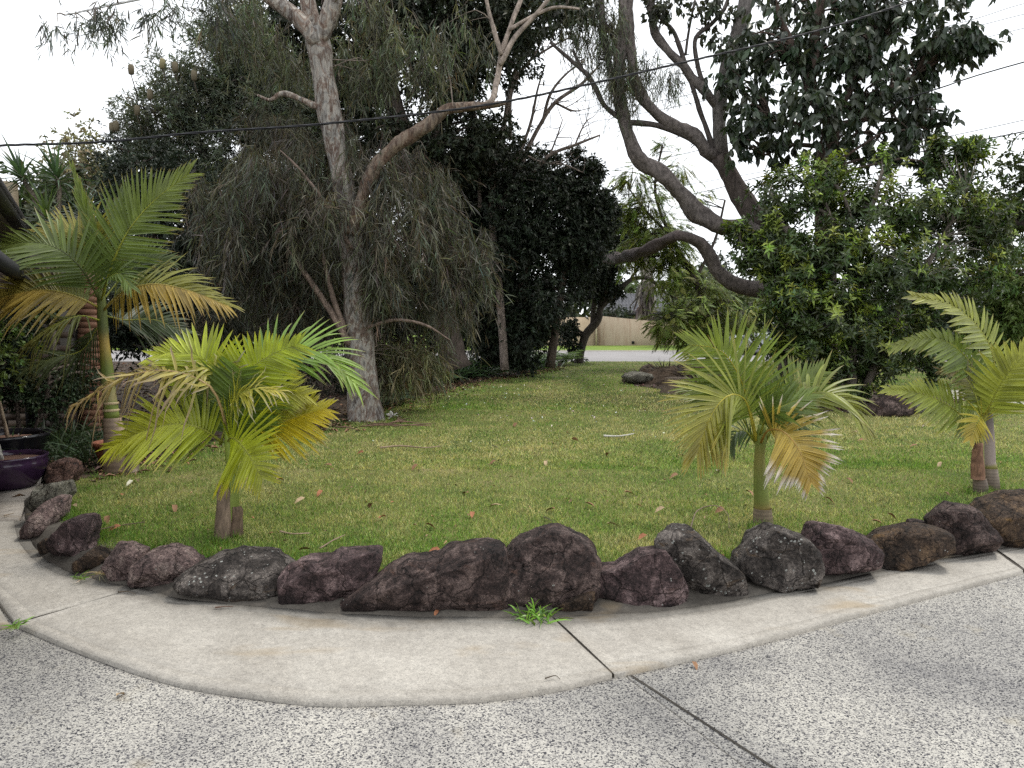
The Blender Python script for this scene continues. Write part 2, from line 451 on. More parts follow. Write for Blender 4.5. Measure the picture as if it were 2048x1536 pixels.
def rock_mat(name, dark, mid, pale, accent, lichen, spots=0.5):
    m, nt, p = newmat(name)
    v = coords(nt)
    n = noise_n(nt, v, 7, 8, 0.72, 0.7); f = noise_n(nt, v, 55, 6, 0.8); a_ = noise_n(nt, coords(nt, (1, 1, 2.2)), 4.1, 5, 0.65, 0.8)
    c = ramp(nt, n, [(0.38, dark), (0.5, mid), (0.63, pale)]).outputs['Color']
    g_ = noise_n(nt, coords(nt, (1, 1, 1), (.4, .8, .2)), 150, 4, 0.8, 1.0)
    gr = ramp(nt, g_, [(0.34, (0.45, 0.45, 0.45)), (0.5, (1, 1, 1)), (0.66, (1.6, 1.6, 1.6))])
    c = mixc(nt, 1.0, c, gr.outputs['Color'], 'MULTIPLY')
    wn_ = nd(nt, 'ShaderNodeTexNoise', Scale=5, Detail=5); nt.links.new(v, wn_.inputs['Vector'])
    wm = nd(nt, 'ShaderNodeMixRGB', blend_type='ADD', Fac=0.35); nt.links.new(v, wm.inputs[1]); nt.links.new(wn_.outputs['Color'], wm.inputs[2])
    ck = nd(nt, 'ShaderNodeTexVoronoi', Scale=4.2, Randomness=1, feature='DISTANCE_TO_EDGE'); nt.links.new(wm.outputs[0], ck.inputs['Vector'])
    cr = ramp(nt, ck.outputs['Distance'], [(0.0, (0.25, 0.22, 0.2)), (0.025, (1, 1, 1))])
    c = mixc(nt, 1.0, c, cr.outputs['Color'], 'MULTIPLY')
    ar = ramp(nt, a_, [(0.58, (0, 0, 0)), (0.70, (0.85, 0.85, 0.85))])
    c = mixc(nt, ar.outputs['Color'], c, accent)
    fr = ramp(nt, f, [(0.36, (0.3, 0.3, 0.3)), (0.5, (0.95, 0.95, 0.95)), (0.66, (1.7, 1.7, 1.65))])
    c = mixc(nt, 1.0, c, fr.outputs['Color'], 'MULTIPLY')
    vo = nd(nt, 'ShaderNodeTexVoronoi', Scale=34, Randomness=1); nt.links.new(v, vo.inputs['Vector'])
    msk = noise_n(nt, v, 11, 4, 0.7)
    sm = nd(nt, 'ShaderNodeMath', operation='MULTIPLY_ADD'); nt.links.new(msk, sm.inputs[0]); sm.inputs[1].default_value = -1.6; nt.links.new(vo.outputs['Distance'], sm.inputs[2])
    lr = ramp(nt, sm.outputs[0], [(0.0, (0, 0, 0)), (1.0, (0, 0, 0))])
    th = nd(nt, 'ShaderNodeMath', operation='LESS_THAN'); nt.links.new(sm.outputs[0], th.inputs[0]); th.inputs[1].default_value = -0.98 + 0.35 * spots
    c = mixc(nt, th.outputs[0], c, lichen)
    nt.links.new(c, p.inputs['Base Color']); p.inputs['Roughness'].default_value = 0.85; p.inputs['Specular IOR Level'].default_value = 0.3
    ad = nd(nt, 'ShaderNodeMath', operation='MULTIPLY_ADD'); nt.links.new(n, ad.inputs[0]); ad.inputs[1].default_value = 1.5; nt.links.new(f, ad.inputs[2])
    a2 = nd(nt, 'ShaderNodeMath', operation='MULTIPLY_ADD'); nt.links.new(cr.outputs['Color'], a2.inputs[0]); a2.inputs[1].default_value = .7; nt.links.new(ad.outputs[0], a2.inputs[2]); ad = a2
    bump(nt, p, ad.outputs[0], 1.0, 0.03)
    return m
LICH = (0.42, 0.43, 0.40)
M['rock_dark'] = rock_mat('rock_dark', (0.017, 0.012, 0.011), (0.062, 0.041, 0.037), (0.20, 0.145, 0.13), (0.13, 0.07, 0.05), LICH, 0.25)
M['rock_purple'] = rock_mat('rock_purple', (0.032, 0.022, 0.022), (0.105, 0.069, 0.069), (0.30, 0.215, 0.21), (0.15, 0.09, 0.075), LICH, 0.2)
M['rock_lichen'] = rock_mat('rock_lichen', (0.022, 0.018, 0.016), (0.08, 0.067, 0.06), (0.23, 0.20, 0.18), (0.16, 0.10, 0.05), LICH, 0.75)
M['rock_pink'] = rock_mat('rock_pink', (0.07, 0.05, 0.048), (0.20, 0.14, 0.13), (0.36, 0.28, 0.25), (0.22, 0.13, 0.10), LICH, 0.25)
M['rock_ochre'] = rock_mat('rock_ochre', (0.025, 0.018, 0.014), (0.075, 0.05, 0.035), (0.17, 0.11, 0.065), (0.27, 0.15, 0.045), LICH, 0.35)
M['rock_red'] = rock_mat('rock_red', (0.035, 0.023, 0.02), (0.12, 0.065, 0.05), (0.27, 0.17, 0.14), (0.22, 0.08, 0.045), LICH, 0.2)
M['rock_grey'] = rock_mat('rock_grey', (0.06, 0.055, 0.045), (0.16, 0.15, 0.12), (0.30, 0.29, 0.24), (0.14, 0.11, 0.07), LICH, 0.3)

def glaze(name, col, rough=0.15):
    m, nt, p = newmat(name)
    v = coords(nt); n = noise_n(nt, v, 7, 4); r = ramp(nt, n, [(0.3, tuple(0.6 * q for q in col)), (0.7, tuple(1.2 * q for q in col))])
    nt.links.new(r.outputs['Color'], p.inputs['Base Color']); p.inputs['Roughness'].default_value = rough
    bump(nt, p, n, 0.1, 0.004)
    return m
M['glaze_purple'] = glaze('glaze_purple', (0.04, 0.02, 0.046))
M['glaze_black'] = glaze('glaze_black', (0.012, 0.011, 0.014), 0.12)
M['terracotta'] = glaze('terracotta', (0.30, 0.10, 0.05), 0.7)
M['car_paint'] = glaze('car_paint', (0.50, 0.53, 0.55), 0.25)
M['glass_dark'] = glaze('glass_dark', (0.03, 0.035, 0.035), 0.05)
M['rubber'] = glaze('rubber', (0.012, 0.012, 0.012), 0.8)
# ------------------------------------------------------------------ ground, path, driveway, road
PZ, LZ = 0.024, 0.10       # heights of the path slabs and of the lawn above the driveway

def sheet(name, pts, z, mat, kind='structure', C=(1, 1, 1)):
    mb = MB(); mb.poly([(p[0], p[1], z) for p in pts], C)
    return struct(name, mb, mat, kind=kind)

mb = MB()
ring = [(math.cos(t) * 600, math.sin(t) * 600, -0.09) for t in np.linspace(0, 2 * math.pi, 48, endpoint=False)]
mb.poly(ring, (1, 1, 1)); struct('ground', mb, M['soil'])

def prism(mb, top, z1, z0, C):
    n = len(top)
    V = [(p[0], p[1], z1) for p in top] + [(p[0], p[1], z0) for p in top]
    a = sum(top[i][0] * top[(i + 1) % n][1] - top[(i + 1) % n][0] * top[i][1] for i in range(n))
    idx = list(range(n)) if a > 0 else list(range(n))[::-1]
    mb.add(V, [idx], C)
    base = mb.n - 2 * n
    mb.F.append(np.array([[base + idx[i], base + idx[i] + n, base + idx[(i + 1) % n] + n, base + idx[(i + 1) % n]] for i in range(n)]))

# the driveway: two big slabs of exposed aggregate with a saw-cut joint between them
drive = link('driveway', None, None, (0, 0, 0)); drive['kind'] = 'structure'
j0, j1 = gp(1236, 1340), gp(1492, 1536)
jd = nz((j1 - j0)[:2]); jn = np.array((-jd[1], jd[0])) * 0.0045
ja, jb = j0[:2] - jd * 0.4, j0[:2] + jd * 7
far = [gp(x, y) for x, y in ((1180, 1330), (900, 1330), (500, 1320), (150, 1230), (-40, 1130))]
for nm, pts in (('slab', [ja - jn, jb - jn, (-9, -4), (-9, 4.4), (-3.2, 4.4)] + [p[:2] for p in far[::-1]]),
                ('slab', [ja + jn, jb + jn, (12, -4), (12, 9), (6.5, 7.2)] + [gp(x, y)[:2] for x, y in ((2060, 1120), (1700, 1210), (1400, 1280))])):
    mb = MB(); prism(mb, [(p[0], p[1]) for p in pts], 0.0, -0.08, (1, 1, 1))
    me = mb.mesh(nm); me.materials.append(M['aggregate']); link(nm, me, drive)
# shadow of the saw cut, painted as a dark strip beside the joint
mb = MB()
s0, s1 = gp(1262, 1352) + (0, 0, .004), gp(1545, 1536) + (0, 0, .004)
dd = nz(s1 - s0); sn = np.array((-dd[1], dd[0], 0)) * 0.006
mb.poly([s0 - sn, s1 + dd * 2 - sn, s1 + dd * 2 + sn, s0 + sn], (0.5, 0.5, 0.5))
me = mb.mesh('joint'); me.materials.append(M['mortar']); link('joint', me, drive)  # this strip is the cut's painted shadow, not another joint

path = link('path', None, None, (0, 0, 0)); path['kind'] = 'structure'
def slab(inner, outer, nu=48, grooves=True):
    I = spline([gp(x, y, PZ) for x, y in inner], nu); O = spline([gp(x, y, PZ) for x, y in outer], nu)
    w = np.linalg.norm(I - O, axis=1).mean()
    g = 0.075 / w; e = 0.004 / w
    vs = [0, g, g + e * .5, g + e, .25, .5, .75, 1 - g - e, 1 - g - e * .5, 1 - g, 1]
    zg = [0, 0, -.002, 0, 0, 0, 0, 0, -.002, 0, -.003]
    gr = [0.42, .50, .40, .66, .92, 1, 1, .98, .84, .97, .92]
    if not grooves: zg = [0] * 11; gr = [0.8] * 11
    V, C = [], []
    for v, z, q in zip(vs, zg, gr):
        P = I * (1 - v) + O * v; P = P.copy(); P[:, 2] += z
        P[:, 2] += 0.0025 * np.sin(np.arange(nu) * .7 + v * 5)
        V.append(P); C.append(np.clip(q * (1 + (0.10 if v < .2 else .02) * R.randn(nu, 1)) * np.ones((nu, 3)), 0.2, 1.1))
    V = np.array(V); C = np.array(C); nv = len(vs)
    lo = V[[0, -1]].copy(); lo[:, :, 2] = -0.07
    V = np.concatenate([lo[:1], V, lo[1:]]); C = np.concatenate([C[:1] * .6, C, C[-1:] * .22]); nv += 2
    k, j = np.meshgrid(np.arange(nv - 1), np.arange(nu - 1), indexing='ij'); a = k * nu + j
    mb = MB(); mb.add(V.reshape(-1, 3), np.stack([a, a + nu, a + nu + 1, a + 1], -1).reshape(-1, 4), C.reshape(-1, 3))
    for e_ in (0, nu - 1):
        mb.F.append(np.array([[k * nu + e_ for k in range(nv)]]))
    me = mb.mesh('slab'); me.materials.append(M['concrete']); return link('slab', me, path)

slab([(58, 1041), (62, 1078), (85, 1112), (130, 1139), (200, 1161), (279, 1174)],
     [(-150, 1048), (-110, 1090), (-50, 1150), (0, 1205), (31, 1242)])
slab([(282, 1175), (370, 1197), (575, 1217), (720, 1228), (900, 1233), (1060, 1235), (1101, 1233)],
     [(33, 1246), (180, 1306), (350, 1361), (520, 1389), (650, 1402), (790, 1400), (960, 1394), (1100, 1375), (1224, 1347)])
slab([(1106, 1233), (1348, 1218), (1500, 1192), (1700, 1155), (1850, 1122), (1987, 1099.5)],
     [(1229, 1346), (1348, 1320), (1500, 1285), (1600, 1258), (1700, 1230), (1800, 1204), (1900, 1178), (2046, 1140)])
slab([(1992, 1098), (2100, 1072), (2250, 1030)], [(2052, 1138), (2200, 1096), (2420, 1040)])
slab([(-250, 1172), (-60, 1186), (-8, 1206)], [(-300, 1240), (-60, 1246), (20, 1249)], 12, False)
# old pavers where the path runs on beside the pot
for k, q in enumerate([[(-150, 1040), (-44, 1038), (-30, 1004), (-120, 1004)], [(-38, 1038), (35, 1037), (54, 1002), (-24, 1004)], [(41, 1037), (58, 1036), (72, 998), (60, 1001)],
                       [(-20, 1001), (57, 999), (72, 970), (0, 972)], [(-110, 1001), (-26, 1001), (-6, 972), (-90, 972)], [(62, 997), (74, 995), (86, 966), (76, 968)], [(0, 969), (74, 967), (90, 935), (14, 940)], [(-86, 969), (-6, 969), (8, 940), (-60, 940)]]):
    mb = MB(); prism(mb, [gp(x, y, PZ)[:2] for x, y in q], PZ - 0.002 - 0.003 * (k % 3), -0.05, np.array((.80, .78, .78)) * (0.9 + 0.2 * R.rand()))
    me = mb.mesh('paver'); me.materials.append(M['concrete']); link('paver', me, path)

for a, b in (((280.5, 1174.5), (32, 1244)), ((1103.5, 1233), (1226.5, 1346.5)), ((1989.5, 1099), (2049, 1139))):
    a, b = gp(*a, PZ - .007), gp(*b, PZ - .007); d_ = nz(b - a); n_ = np.array((-d_[1], d_[0], 0)) * .012
    mb = MB(); mb.poly([a - n_, b - n_, b + n_, a + n_], (1, 1, 1)); me = mb.mesh('joint'); me.materials.append(M['mortar']); link('joint', me, path)
a, b = np.r_[ja, -.006], np.r_[jb, -.006]; n_ = np.r_[jn, 0] * 2; mb = MB(); mb.poly([a - n_, b - n_, b + n_, a + n_], (1, 1, 1)); me = mb.mesh('joint'); me.materials.append(M['mortar']); link('joint', me, drive)
# lawn
edge = [(112, 930), (100, 985), (88, 1040), (120, 1092), (190, 1132), (290, 1150), (420, 1168), (600, 1186), (800, 1194), (1000, 1196), (1180, 1194), (1330, 1184), (1480, 1166), (1640, 1142), (1780, 1118), (1900, 1090), (2030, 1062), (2200, 1012)]
edge_w = [gp(x, y, PZ) + (0, .10, 0) for x, y in edge]
front = [p[:2] for p in edge_w]
lawn_poly = [(-14, 7.6)] + [(-3.6, 7.6)] + [tuple(p) for p in front] + [(9, 9.3), (30, 14), (30, 27.4), (-14, 27.4)]
sheet('lawn', lawn_poly, LZ, M['turf'])
# skirt of soil behind the stones
bedl = [(235, 952), (330, 912), (420, 885), (520, 868), (610, 856), (680, 854), (735, 828), (800, 803), (880, 783), (960, 763), (1050, 748), (1120, 734)]
bed_poly = [tuple(gp(x, y, LZ)[:2]) for x, y in [(100, 930), (150, 958)] + bedl] + [(1.9, 27.3), (-14, 27.3), (-14, 7.7)]
sheet('garden_bed', bed_poly, LZ + .005, M['mulch'])
stump_bed = [tuple(gp(x, y, LZ)[:2]) for x, y in [(1245, 762), (1270, 772), (1330, 780), (1420, 786), (1530, 800), (1640, 822), (1790, 832), (1900, 822), (1930, 800), (1800, 775), (1600, 755), (1400, 741), (1290, 738)]]
sheet('mulch_bed', stump_bed, LZ + .005, M['mulch'])
# mortar footing along the stones
inner_all = [(50, 1000), (52, 1041), (62, 1078), (85, 1112), (130, 1139), (200, 1161), (280, 1174), (370, 1197), (575, 1217), (720, 1228), (900, 1233), (1060, 1235), (1110, 1233), (1348, 1218), (1500, 1192), (1700, 1155), (1850, 1122), (1985, 1100), (2100, 1072), (2250, 1030)]
I = spline([gp(x, y, PZ) for x, y in inner_all], 160); E = spline(edge_w[1:], 160)
rows = []
for f, z in ((-0.02, PZ - .03), (-.015, PZ + .002), (.15, PZ + .014), (.30, PZ + .035), (.55, LZ + .008), (1.6, LZ + .004)):
    P = I * (1 - f) + E * f; P[:, 2] = z + (0.006 * R.randn(160) if 0.1 < f < .9 else 0); rows.append(P)
V = np.array(rows); n = 160
k, j = np.meshgrid(np.arange(5), np.arange(n - 1), indexing='ij'); a = k * n + j
mb = MB(); mb.add(V.reshape(-1, 3), np.stack([a, a + 1, a + n + 1, a + n], -1).reshape(-1, 4), (1, 1, 1))
struct('kerb', mb, M['mortar'], True)

sheet('road', [(-60, 28.0), (70, 28.0), (70, 38.6), (-60, 38.6)], 0.0, M['asphalt'])
mb = MB(); prism(mb, [(-60, 27.45), (60, 27.45), (60, 27.98), (-60, 27.98)], 0.06, -.08, (1, 1, 1)); struct('road_kerb', mb, M['concrete'])
mb = MB(); prism(mb, [(-60, 38.62), (60, 38.62), (60, 38.9), (-60, 38.9)], 0.05, -.08, (1, 1, 1)); struct('far_kerb', mb, M['concrete'])
sheet('verge', [(-60, 38.9), (70, 38.9), (70, 90), (-60, 90)], 0.04, M['verge'])
# footpath crossing the grass at the right
sheet('footpath', [tuple(gp(x, y, LZ)[:2]) for x, y in [(1890, 797), (2048, 812), (2300, 830), (2300, 806), (2048, 792), (1890, 780)]], LZ + .012, M['concrete'])

# grass blades
def blades(n, y0, y1, hgt, wid):
    u = R.rand(n); Y = 1 / (1 / y0 + u * (1 / y1 - 1 / y0))          # thins out with distance
    X = (R.rand(n) * 2 - 1) * (Y * 0.70 + .3)
    ok = ingroup(X, Y, lawn_poly) & ~ingroup(X, Y, bed_poly) & ~ingroup(X, Y, stump_bed)
    X, Y = X[ok], Y[ok]; n = len(X)
    g = np.array([noise.noise((x * .55, y * .45, 3.1)) + .5 * noise.noise((x * 1.7, y * 1.7, 9.)) for x, y in zip(X, Y)])
    g2 = np.array([noise.noise((x * 3.1, y * 3.1, 1.7)) for x, y in zip(X, Y)])
    # worn, straw-coloured turf in the middle of the lawn and towards the tree at the right
    wear = np.exp(-(((X + .4) / 2.4) ** 2 + ((Y - 8.2) / 1.6) ** 2)) + .9 * np.exp(-(((X - 5.5) / 3.5) ** 2 + ((Y - 11.5) / 2.4) ** 2)) + .5 * np.exp(-(((X - 2.) / 2.5) ** 2 + ((Y - 13.5) / 3) ** 2))
    s = np.clip(.25 + .6 * g + .5 * g2 + .72 * wear - .25 * np.clip((Y - 12) / 10, 0, 1) + .28 * R.randn(n), 0, 1)[:, None]
    C = (1 - s) * np.array((.145, .26, .045)) + s * np.array((.52, .47, .23))
    C *= (1 + .42 * R.randn(n, 1))
    deep = R.rand(n, 1) < .12; C = np.where(deep, np.array((.09, .21, .045)), C)
    P = np.c_[X, Y, np.full(n, LZ - .004)]
    D = nz(np.c_[R.randn(n) * .55, R.randn(n) * .55, np.full(n, .75)])
    H = hgt * (.55 + .7 * R.rand(n)) * (1 - .25 * s[:, 0]) * (1 + .35 * np.clip(g2, -1, 1)); W = wid * (.7 + .6 * R.rand(n))
    S = nz(np.c_[R.randn(n), R.randn(n) * .4, np.zeros(n)])
    V = np.stack([P - S * W[:, None] / 2, P + S * W[:, None] / 2, P + D * H[:, None]], 1).reshape(-1, 3)
    return V, np.repeat(np.clip(C, .01, .75), 3, axis=0)
mb = MB()
for n, y0, y1, h, w in ((230000, 4.2, 8, .042, .0055), (170000, 7.5, 13, .046, .0085), (120000, 12.5, 27.3, .055, .015)):
    V, C = blades(n, y0, y1, h, w)
    mb.add(V, np.arange(len(V)).reshape(-1, 3), C)
# longer unmown grass against the stones and round the palm stems
n = 9000; t = R.rand(n); q = spline(edge_w[2:], 400)[(t * 399).astype(int)]
P = q + np.c_[.03 * R.randn(n), .06 + .10 * np.abs(R.randn(n)), np.zeros(n)]; P[:, 2] = LZ - .005
for (px, py, rr) in ((452, 1085, .07), (1526, 1064, .07), (1980, 980, .07), (1961, 988, .07), (238, 950, .17), (733, 846, .32)):
    m = int(2600 * rr); a = R.rand(m) * 6.28; r_ = rr * (1 + .5 * np.abs(R.randn(m))); g = gp(px, py, LZ - .005); P = np.vstack([P, g + np.c_[np.cos(a) * r_, np.sin(a) * r_, 0 * a]])
n = len(P); k_ = .4 + .6 * (np.sin(P[:, 0] * 9) * np.sin(P[:, 0] * 23 + 1) > -.1); D = nz(np.c_[R.randn(n, 2) * .5, np.ones(n)]); H = (.05 + .05 * R.rand(n)) * k_; S = nz(np.c_[R.randn(n), R.randn(n) * .4, np.zeros(n)]) * .003
V = np.stack([P - S, P + S, P + D * H[:, None]], 1).reshape(-1, 3); mb.add(V, np.arange(len(V)).reshape(-1, 3), np.repeat(jitter((.13, .23, .04), n, .35, .15), 3, 0))
struct('grass', mb, M['grass'], kind='stuff')

# ------------------------------------------------------------------ edging stones
def rock(name, outline, ybase, mat, label, cat='rock', group=None, depth=None, seed=0, facet=.05, rough=.045, sub=5, mortar=False):
    yb = gp(1024, ybase, PZ if ybase > 900 else LZ)[1] - (.065 if ybase > 900 else 0)
    o = np.array(outline, float)
    wpx = o[:, 0].max() - o[:, 0].min()
    w = wpx * yb / F
    th = depth if depth else min(max(w * .33, .09), .2)
    Yc = yb + th * .8
    om = np.array((o[:, 0].mean(), o[:, 1].max())); o = om + (o - om) * (1.17, 1.07)
    if wpx > 60:                                            # squared-off foot where the stone is bedded
        ym = o[:, 1].max(); lowr = o[o[:, 1] > ym - .55 * (ym - o[:, 1].min())]
        o = np.vstack([o, [(lowr[:, 0].min() + 3, ym - 4), (lowr[:, 0].max() - 3, ym - 4)]])
        cc_ = np.array(((o[:, 0].min() + o[:, 0].max()) / 2, (o[:, 1].min() + ym) / 2)); o = o[np.argsort(np.arctan2(o[:, 1] - cc_[1], o[:, 0] - cc_[0]))]
    outline = o
    P = np.array([at(x, y, Yc) for x, y in outline])[:, [0, 2]]
    c = np.array(((P[:, 0].min() + P[:, 0].max()) / 2, P[:, 1].min() * .5 + P[:, 1].max() * .5))
    NT = 180; th_ = np.linspace(-math.pi, math.pi, NT, endpoint=False); rr = []
    Q = P - c
    for t in th_:
        d = np.array((math.cos(t), math.sin(t))); best = 0.01
        for i in range(len(Q)):
            a, b = Q[i], Q[(i + 1) % len(Q)]; e = b - a
            den = d[0] * e[1] - d[1] * e[0]
            if abs(den) < 1e-9: continue
            s = (a[0] * e[1] - a[1] * e[0]) / den; q = (a[0] * d[1] - a[1] * d[0]) / den
            if s > 0 and -1e-6 <= q <= 1 + 1e-6: best = max(best, s)
        rr.append(best)
    rr = np.array(rr)
    ker = np.array([0, 1, 2, 1, 0.]) / 4
    rr = np.convolve(np.r_[rr[-2:], rr, rr[:2]], ker, 'valid')
    import bmesh
    bm = bmesh.new(); bmesh.ops.create_icosphere(bm, subdivisions=sub, radius=1)
    D = np.array([v.co[:] for v in bm.verts]); Fc = np.array([[v.index for v in f.verts] for f in bm.faces]); bm.free()
    t = np.arctan2(D[:, 2], D[:, 0]); rho = np.hypot(D[:, 0], D[:, 2])
    rad = np.interp(t, np.r_[th_, math.pi], np.r_[rr, rr[0]])
    size = rr.mean()
    prof = rho ** .42
    yy = -np.sign(D[:, 1]) * 0 + np.sign(D[:, 1]) * np.abs(D[:, 1]) ** .55
    V = np.c_[rad * prof * np.cos(t), yy * th, rad * prof * np.sin(t)]
    rs = np.random.RandomState(seed + 50); ext = np.abs(V).max(0)
    U = V / ext                                             # split faces: trim the body with random planes
    for _ in range(10):
        pn = rs.randn(3) * (.75, 1.4, .85); pn /= np.linalg.norm(pn); dcut = (U @ pn).max() * (1 - abs(rs.randn()) * .15 - .07)
        ex = np.maximum(U @ pn - dcut, 0); U = U - ex[:, None] * pn * .92
    V = U * ext * (1.0 / np.maximum(np.abs(U).max(0), .6))
    off = Vector((seed * 7.3, seed * 3.1, seed * 1.7))
    dsp = np.zeros(len(V))
    for i, v in enumerate(V):
        q = Vector(v) / size
        cell = noise.voronoi(q * 1.25 + off)[0]
        dsp[i] = facet * (cell[1] - cell[0]) * .8 - facet * .4 + rough * .8 * noise.fractal(q * 2.2 + off, 1.0, 2.1, 5) + rough * .45 * noise.noise(q * 9 + off)
        strata = noise.noise(Vector((q.x * 1.3 + q.z * 1.1, q.y, q.z * 5.5 - q.x * 3)) + off)
        rid = abs(noise.noise(Vector((q.x * 2.1 + q.z * .8, q.y * 2.1, q.z * 2.6 - q.x)) + off * 1.3))
        dsp[i] += rough * .45 * strata - rough * .8 * max(0, .06 - rid) / .06 + rough * .22 * noise.fractal(q * 14 + off, 1.0, 2.0, 3)
    V = V + nz(V / np.array((1, max(th / size, .3), 1))) * (dsp * size * 1.15)[:, None]
    V[:, 0] += c[0]; V[:, 1] += Yc; V[:, 2] += c[1]
    V[:, 2] = np.maximum(V[:, 2], -.04)
    mb = MB(); mb.add(V, Fc, (1, 1, 1))
    loc = (c[0], Yc, PZ)
    return single(name, mb, mat, label, cat, loc, group, True)

G = 'stones edging the lawn'
rock('rock', [(78, 1030), (78, 1000), (92, 972), (112, 963), (132, 966), (134, 992), (118, 1010), (104, 1035), (88, 1045)], 1045, M['rock_grey'], 'grey and rust streaked rock beside the purple pot', group=G, seed=1, depth=.2)
rock('rock', [(104, 955), (112, 928), (128, 919), (148, 925), (152, 945), (140, 975), (120, 985), (104, 975)], 985, M['rock_red'], 'rust red rock at the far left end of the stone edging', group=G, seed=2, depth=.16)
rock('rock', [(62, 1062), (76, 1040), (92, 1008), (106, 998), (121, 1003), (121, 1035), (108, 1062), (84, 1073), (66, 1073)], 1073, M['rock_pink'], 'pinkish slanting rock above the dark tilted slab shaped rock', group=G, seed=3, depth=.2, facet=.08)
rock('rock', [(88, 1112), (100, 1092), (128, 1060), (146, 1039), (178, 1037), (184, 1060), (178, 1088), (186, 1105), (140, 1124), (105, 1122)], 1124, M['rock_purple'], 'dark tilted pointed rock at the bend of the concrete path', group=G, seed=4, depth=.16, facet=.1)
rock('rock', [(84, 1085), (95, 1076), (108, 1088), (104, 1106), (88, 1104)], 1106, M['rock_ochre'], 'tiny orange rock tucked beside the dark tilted rock', group=G, seed=41, depth=.07)
rock('rock', [(156, 1138), (160, 1120), (175, 1110), (190, 1096), (203, 1100), (216, 1118), (214, 1136), (180, 1142)], 1142, M['rock_ochre'], 'small low yellow stained rock between two tall dark rocks', group=G, seed=5, depth=.1)
rock('rock', [(214, 1140), (222, 1112), (234, 1090), (262, 1091), (290, 1100), (291, 1125), (280, 1155), (226, 1158), (216, 1155)], 1159, M['rock_pink'], 'upright squarish brown rock with a yellow scar', group=G, seed=6, depth=.12, facet=.09)
rock('rock', [(279, 1150), (284, 1125), (305, 1107), (340, 1097), (378, 1099), (397, 1118), (398, 1138), (376, 1160), (340, 1174), (300, 1168)], 1174, M['rock_pink'], 'rounded pale pink boulder with folded bands', group=G, seed=7, depth=.17)
rock('rock', [(368, 1170), (380, 1148), (410, 1130), (440, 1113), (490, 1108), (540, 1113), (570, 1140), (576, 1165), (560, 1186), (480, 1192), (400, 1184)], 1193, M['rock_lichen'], 'wide low boulder crusted with pale grey lichen', group=G, seed=8, depth=.2)
rock('rock', [(574, 1190), (576, 1150), (590, 1128), (620, 1119), (655, 1122), (672, 1107), (746, 1106), (750, 1128), (738, 1160), (708, 1185), (690, 1205), (600, 1206)], 1208, M['rock_purple'], 'mauve rock with a raised shelf next to the lichened boulder', group=G, seed=9, depth=.17, facet=.08)
rock('rock', [(708, 1210), (715, 1188), (750, 1170), (780, 1145), (820, 1120), (850, 1118), (874, 1117), (890, 1103), (950, 1090), (985, 1092), (996, 1130), (1005, 1180), (1004, 1215), (860, 1220), (740, 1215)], 1219, M['rock_dark'], 'longest dark brown rock in the edging, rising towards its square end', group=G, seed=10, depth=.2, facet=.07)
rock('rock', [(1010, 1200), (1016, 1160), (1020, 1118), (1036, 1095), (1060, 1084), (1100, 1067), (1130, 1070), (1170, 1092), (1184, 1118), (1182, 1155), (1150, 1188), (1100, 1208), (1030, 1212)], 1214, M['rock_dark'], 'tallest domed dark boulder standing behind the weed tuft', group=G, seed=11, depth=.2, facet=.05, rough=.05)
rock('rock', [(1106, 1212), (1130, 1198), (1162, 1182), (1184, 1176), (1182, 1200), (1160, 1216), (1120, 1219)], 1219, M['rock_ochre'], 'low sandy yellow stone wedged beside the tallest boulder', group=G, seed=12, depth=.09)
rock('rock', [(1185, 1205), (1192, 1160), (1200, 1142), (1232, 1140), (1262, 1122), (1290, 1098), (1318, 1100), (1340, 1130), (1362, 1175), (1360, 1195), (1290, 1206), (1200, 1213)], 1212, M['rock_purple'], 'purplish rock with a single rounded peak leaning right', group=G, seed=13, depth=.16, facet=.07)
rock('rock', [(1348, 1180), (1332, 1120), (1312, 1090), (1320, 1068), (1350, 1060), (1385, 1064), (1410, 1090), (1440, 1120), (1468, 1142), (1480, 1180), (1420, 1196), (1370, 1196)], 1196, M['rock_lichen'], 'blackish top heavy rock speckled with lichen near the middle palm', group=G, seed=14, depth=.17, facet=.08)
rock('rock', [(1476, 1160), (1482, 1118), (1510, 1080), (1540, 1057), (1570, 1066), (1605, 1082), (1618, 1100), (1630, 1150), (1610, 1165), (1540, 1178), (1490, 1178)], 1179, M['rock_lichen'], 'speckled grey pointed rock just in front of a ringed palm trunk', group=G, seed=15, depth=.17, facet=.07)
rock('rock', [(1616, 1140), (1616, 1085), (1628, 1055), (1650, 1045), (1672, 1050), (1690, 1064), (1730, 1080), (1744, 1100), (1740, 1135), (1700, 1150), (1640, 1156)], 1157, M['rock_purple'], 'smooth purple rock with a sharp left peak', group=G, seed=16, depth=.16, facet=.08, rough=.05)
rock('rock', [(1746, 1130), (1748, 1092), (1770, 1072), (1810, 1060), (1850, 1056), (1880, 1065), (1886, 1100), (1870, 1125), (1800, 1136)], 1138, M['rock_ochre'], 'rounded brown rock stained with orange lichen', group=G, seed=17, depth=.18)
rock('rock', [(1814, 1058), (1818, 1046), (1832, 1042), (1850, 1044), (1856, 1058), (1840, 1066), (1822, 1066)], 1092, M['rock_dark'], 'small dark stone peeping over the orange stained rock', group=G, seed=18, depth=.1)
rock('rock', [(1876, 1110), (1880, 1075), (1864, 1040), (1872, 1020), (1900, 1014), (1935, 1017), (1952, 1035), (1975, 1062), (1982, 1095), (1940, 1108), (1890, 1116)], 1114, M['rock_dark'], 'dark knobbly upright rock with a brown leaf on it', group=G, seed=19, depth=.18, facet=.09)
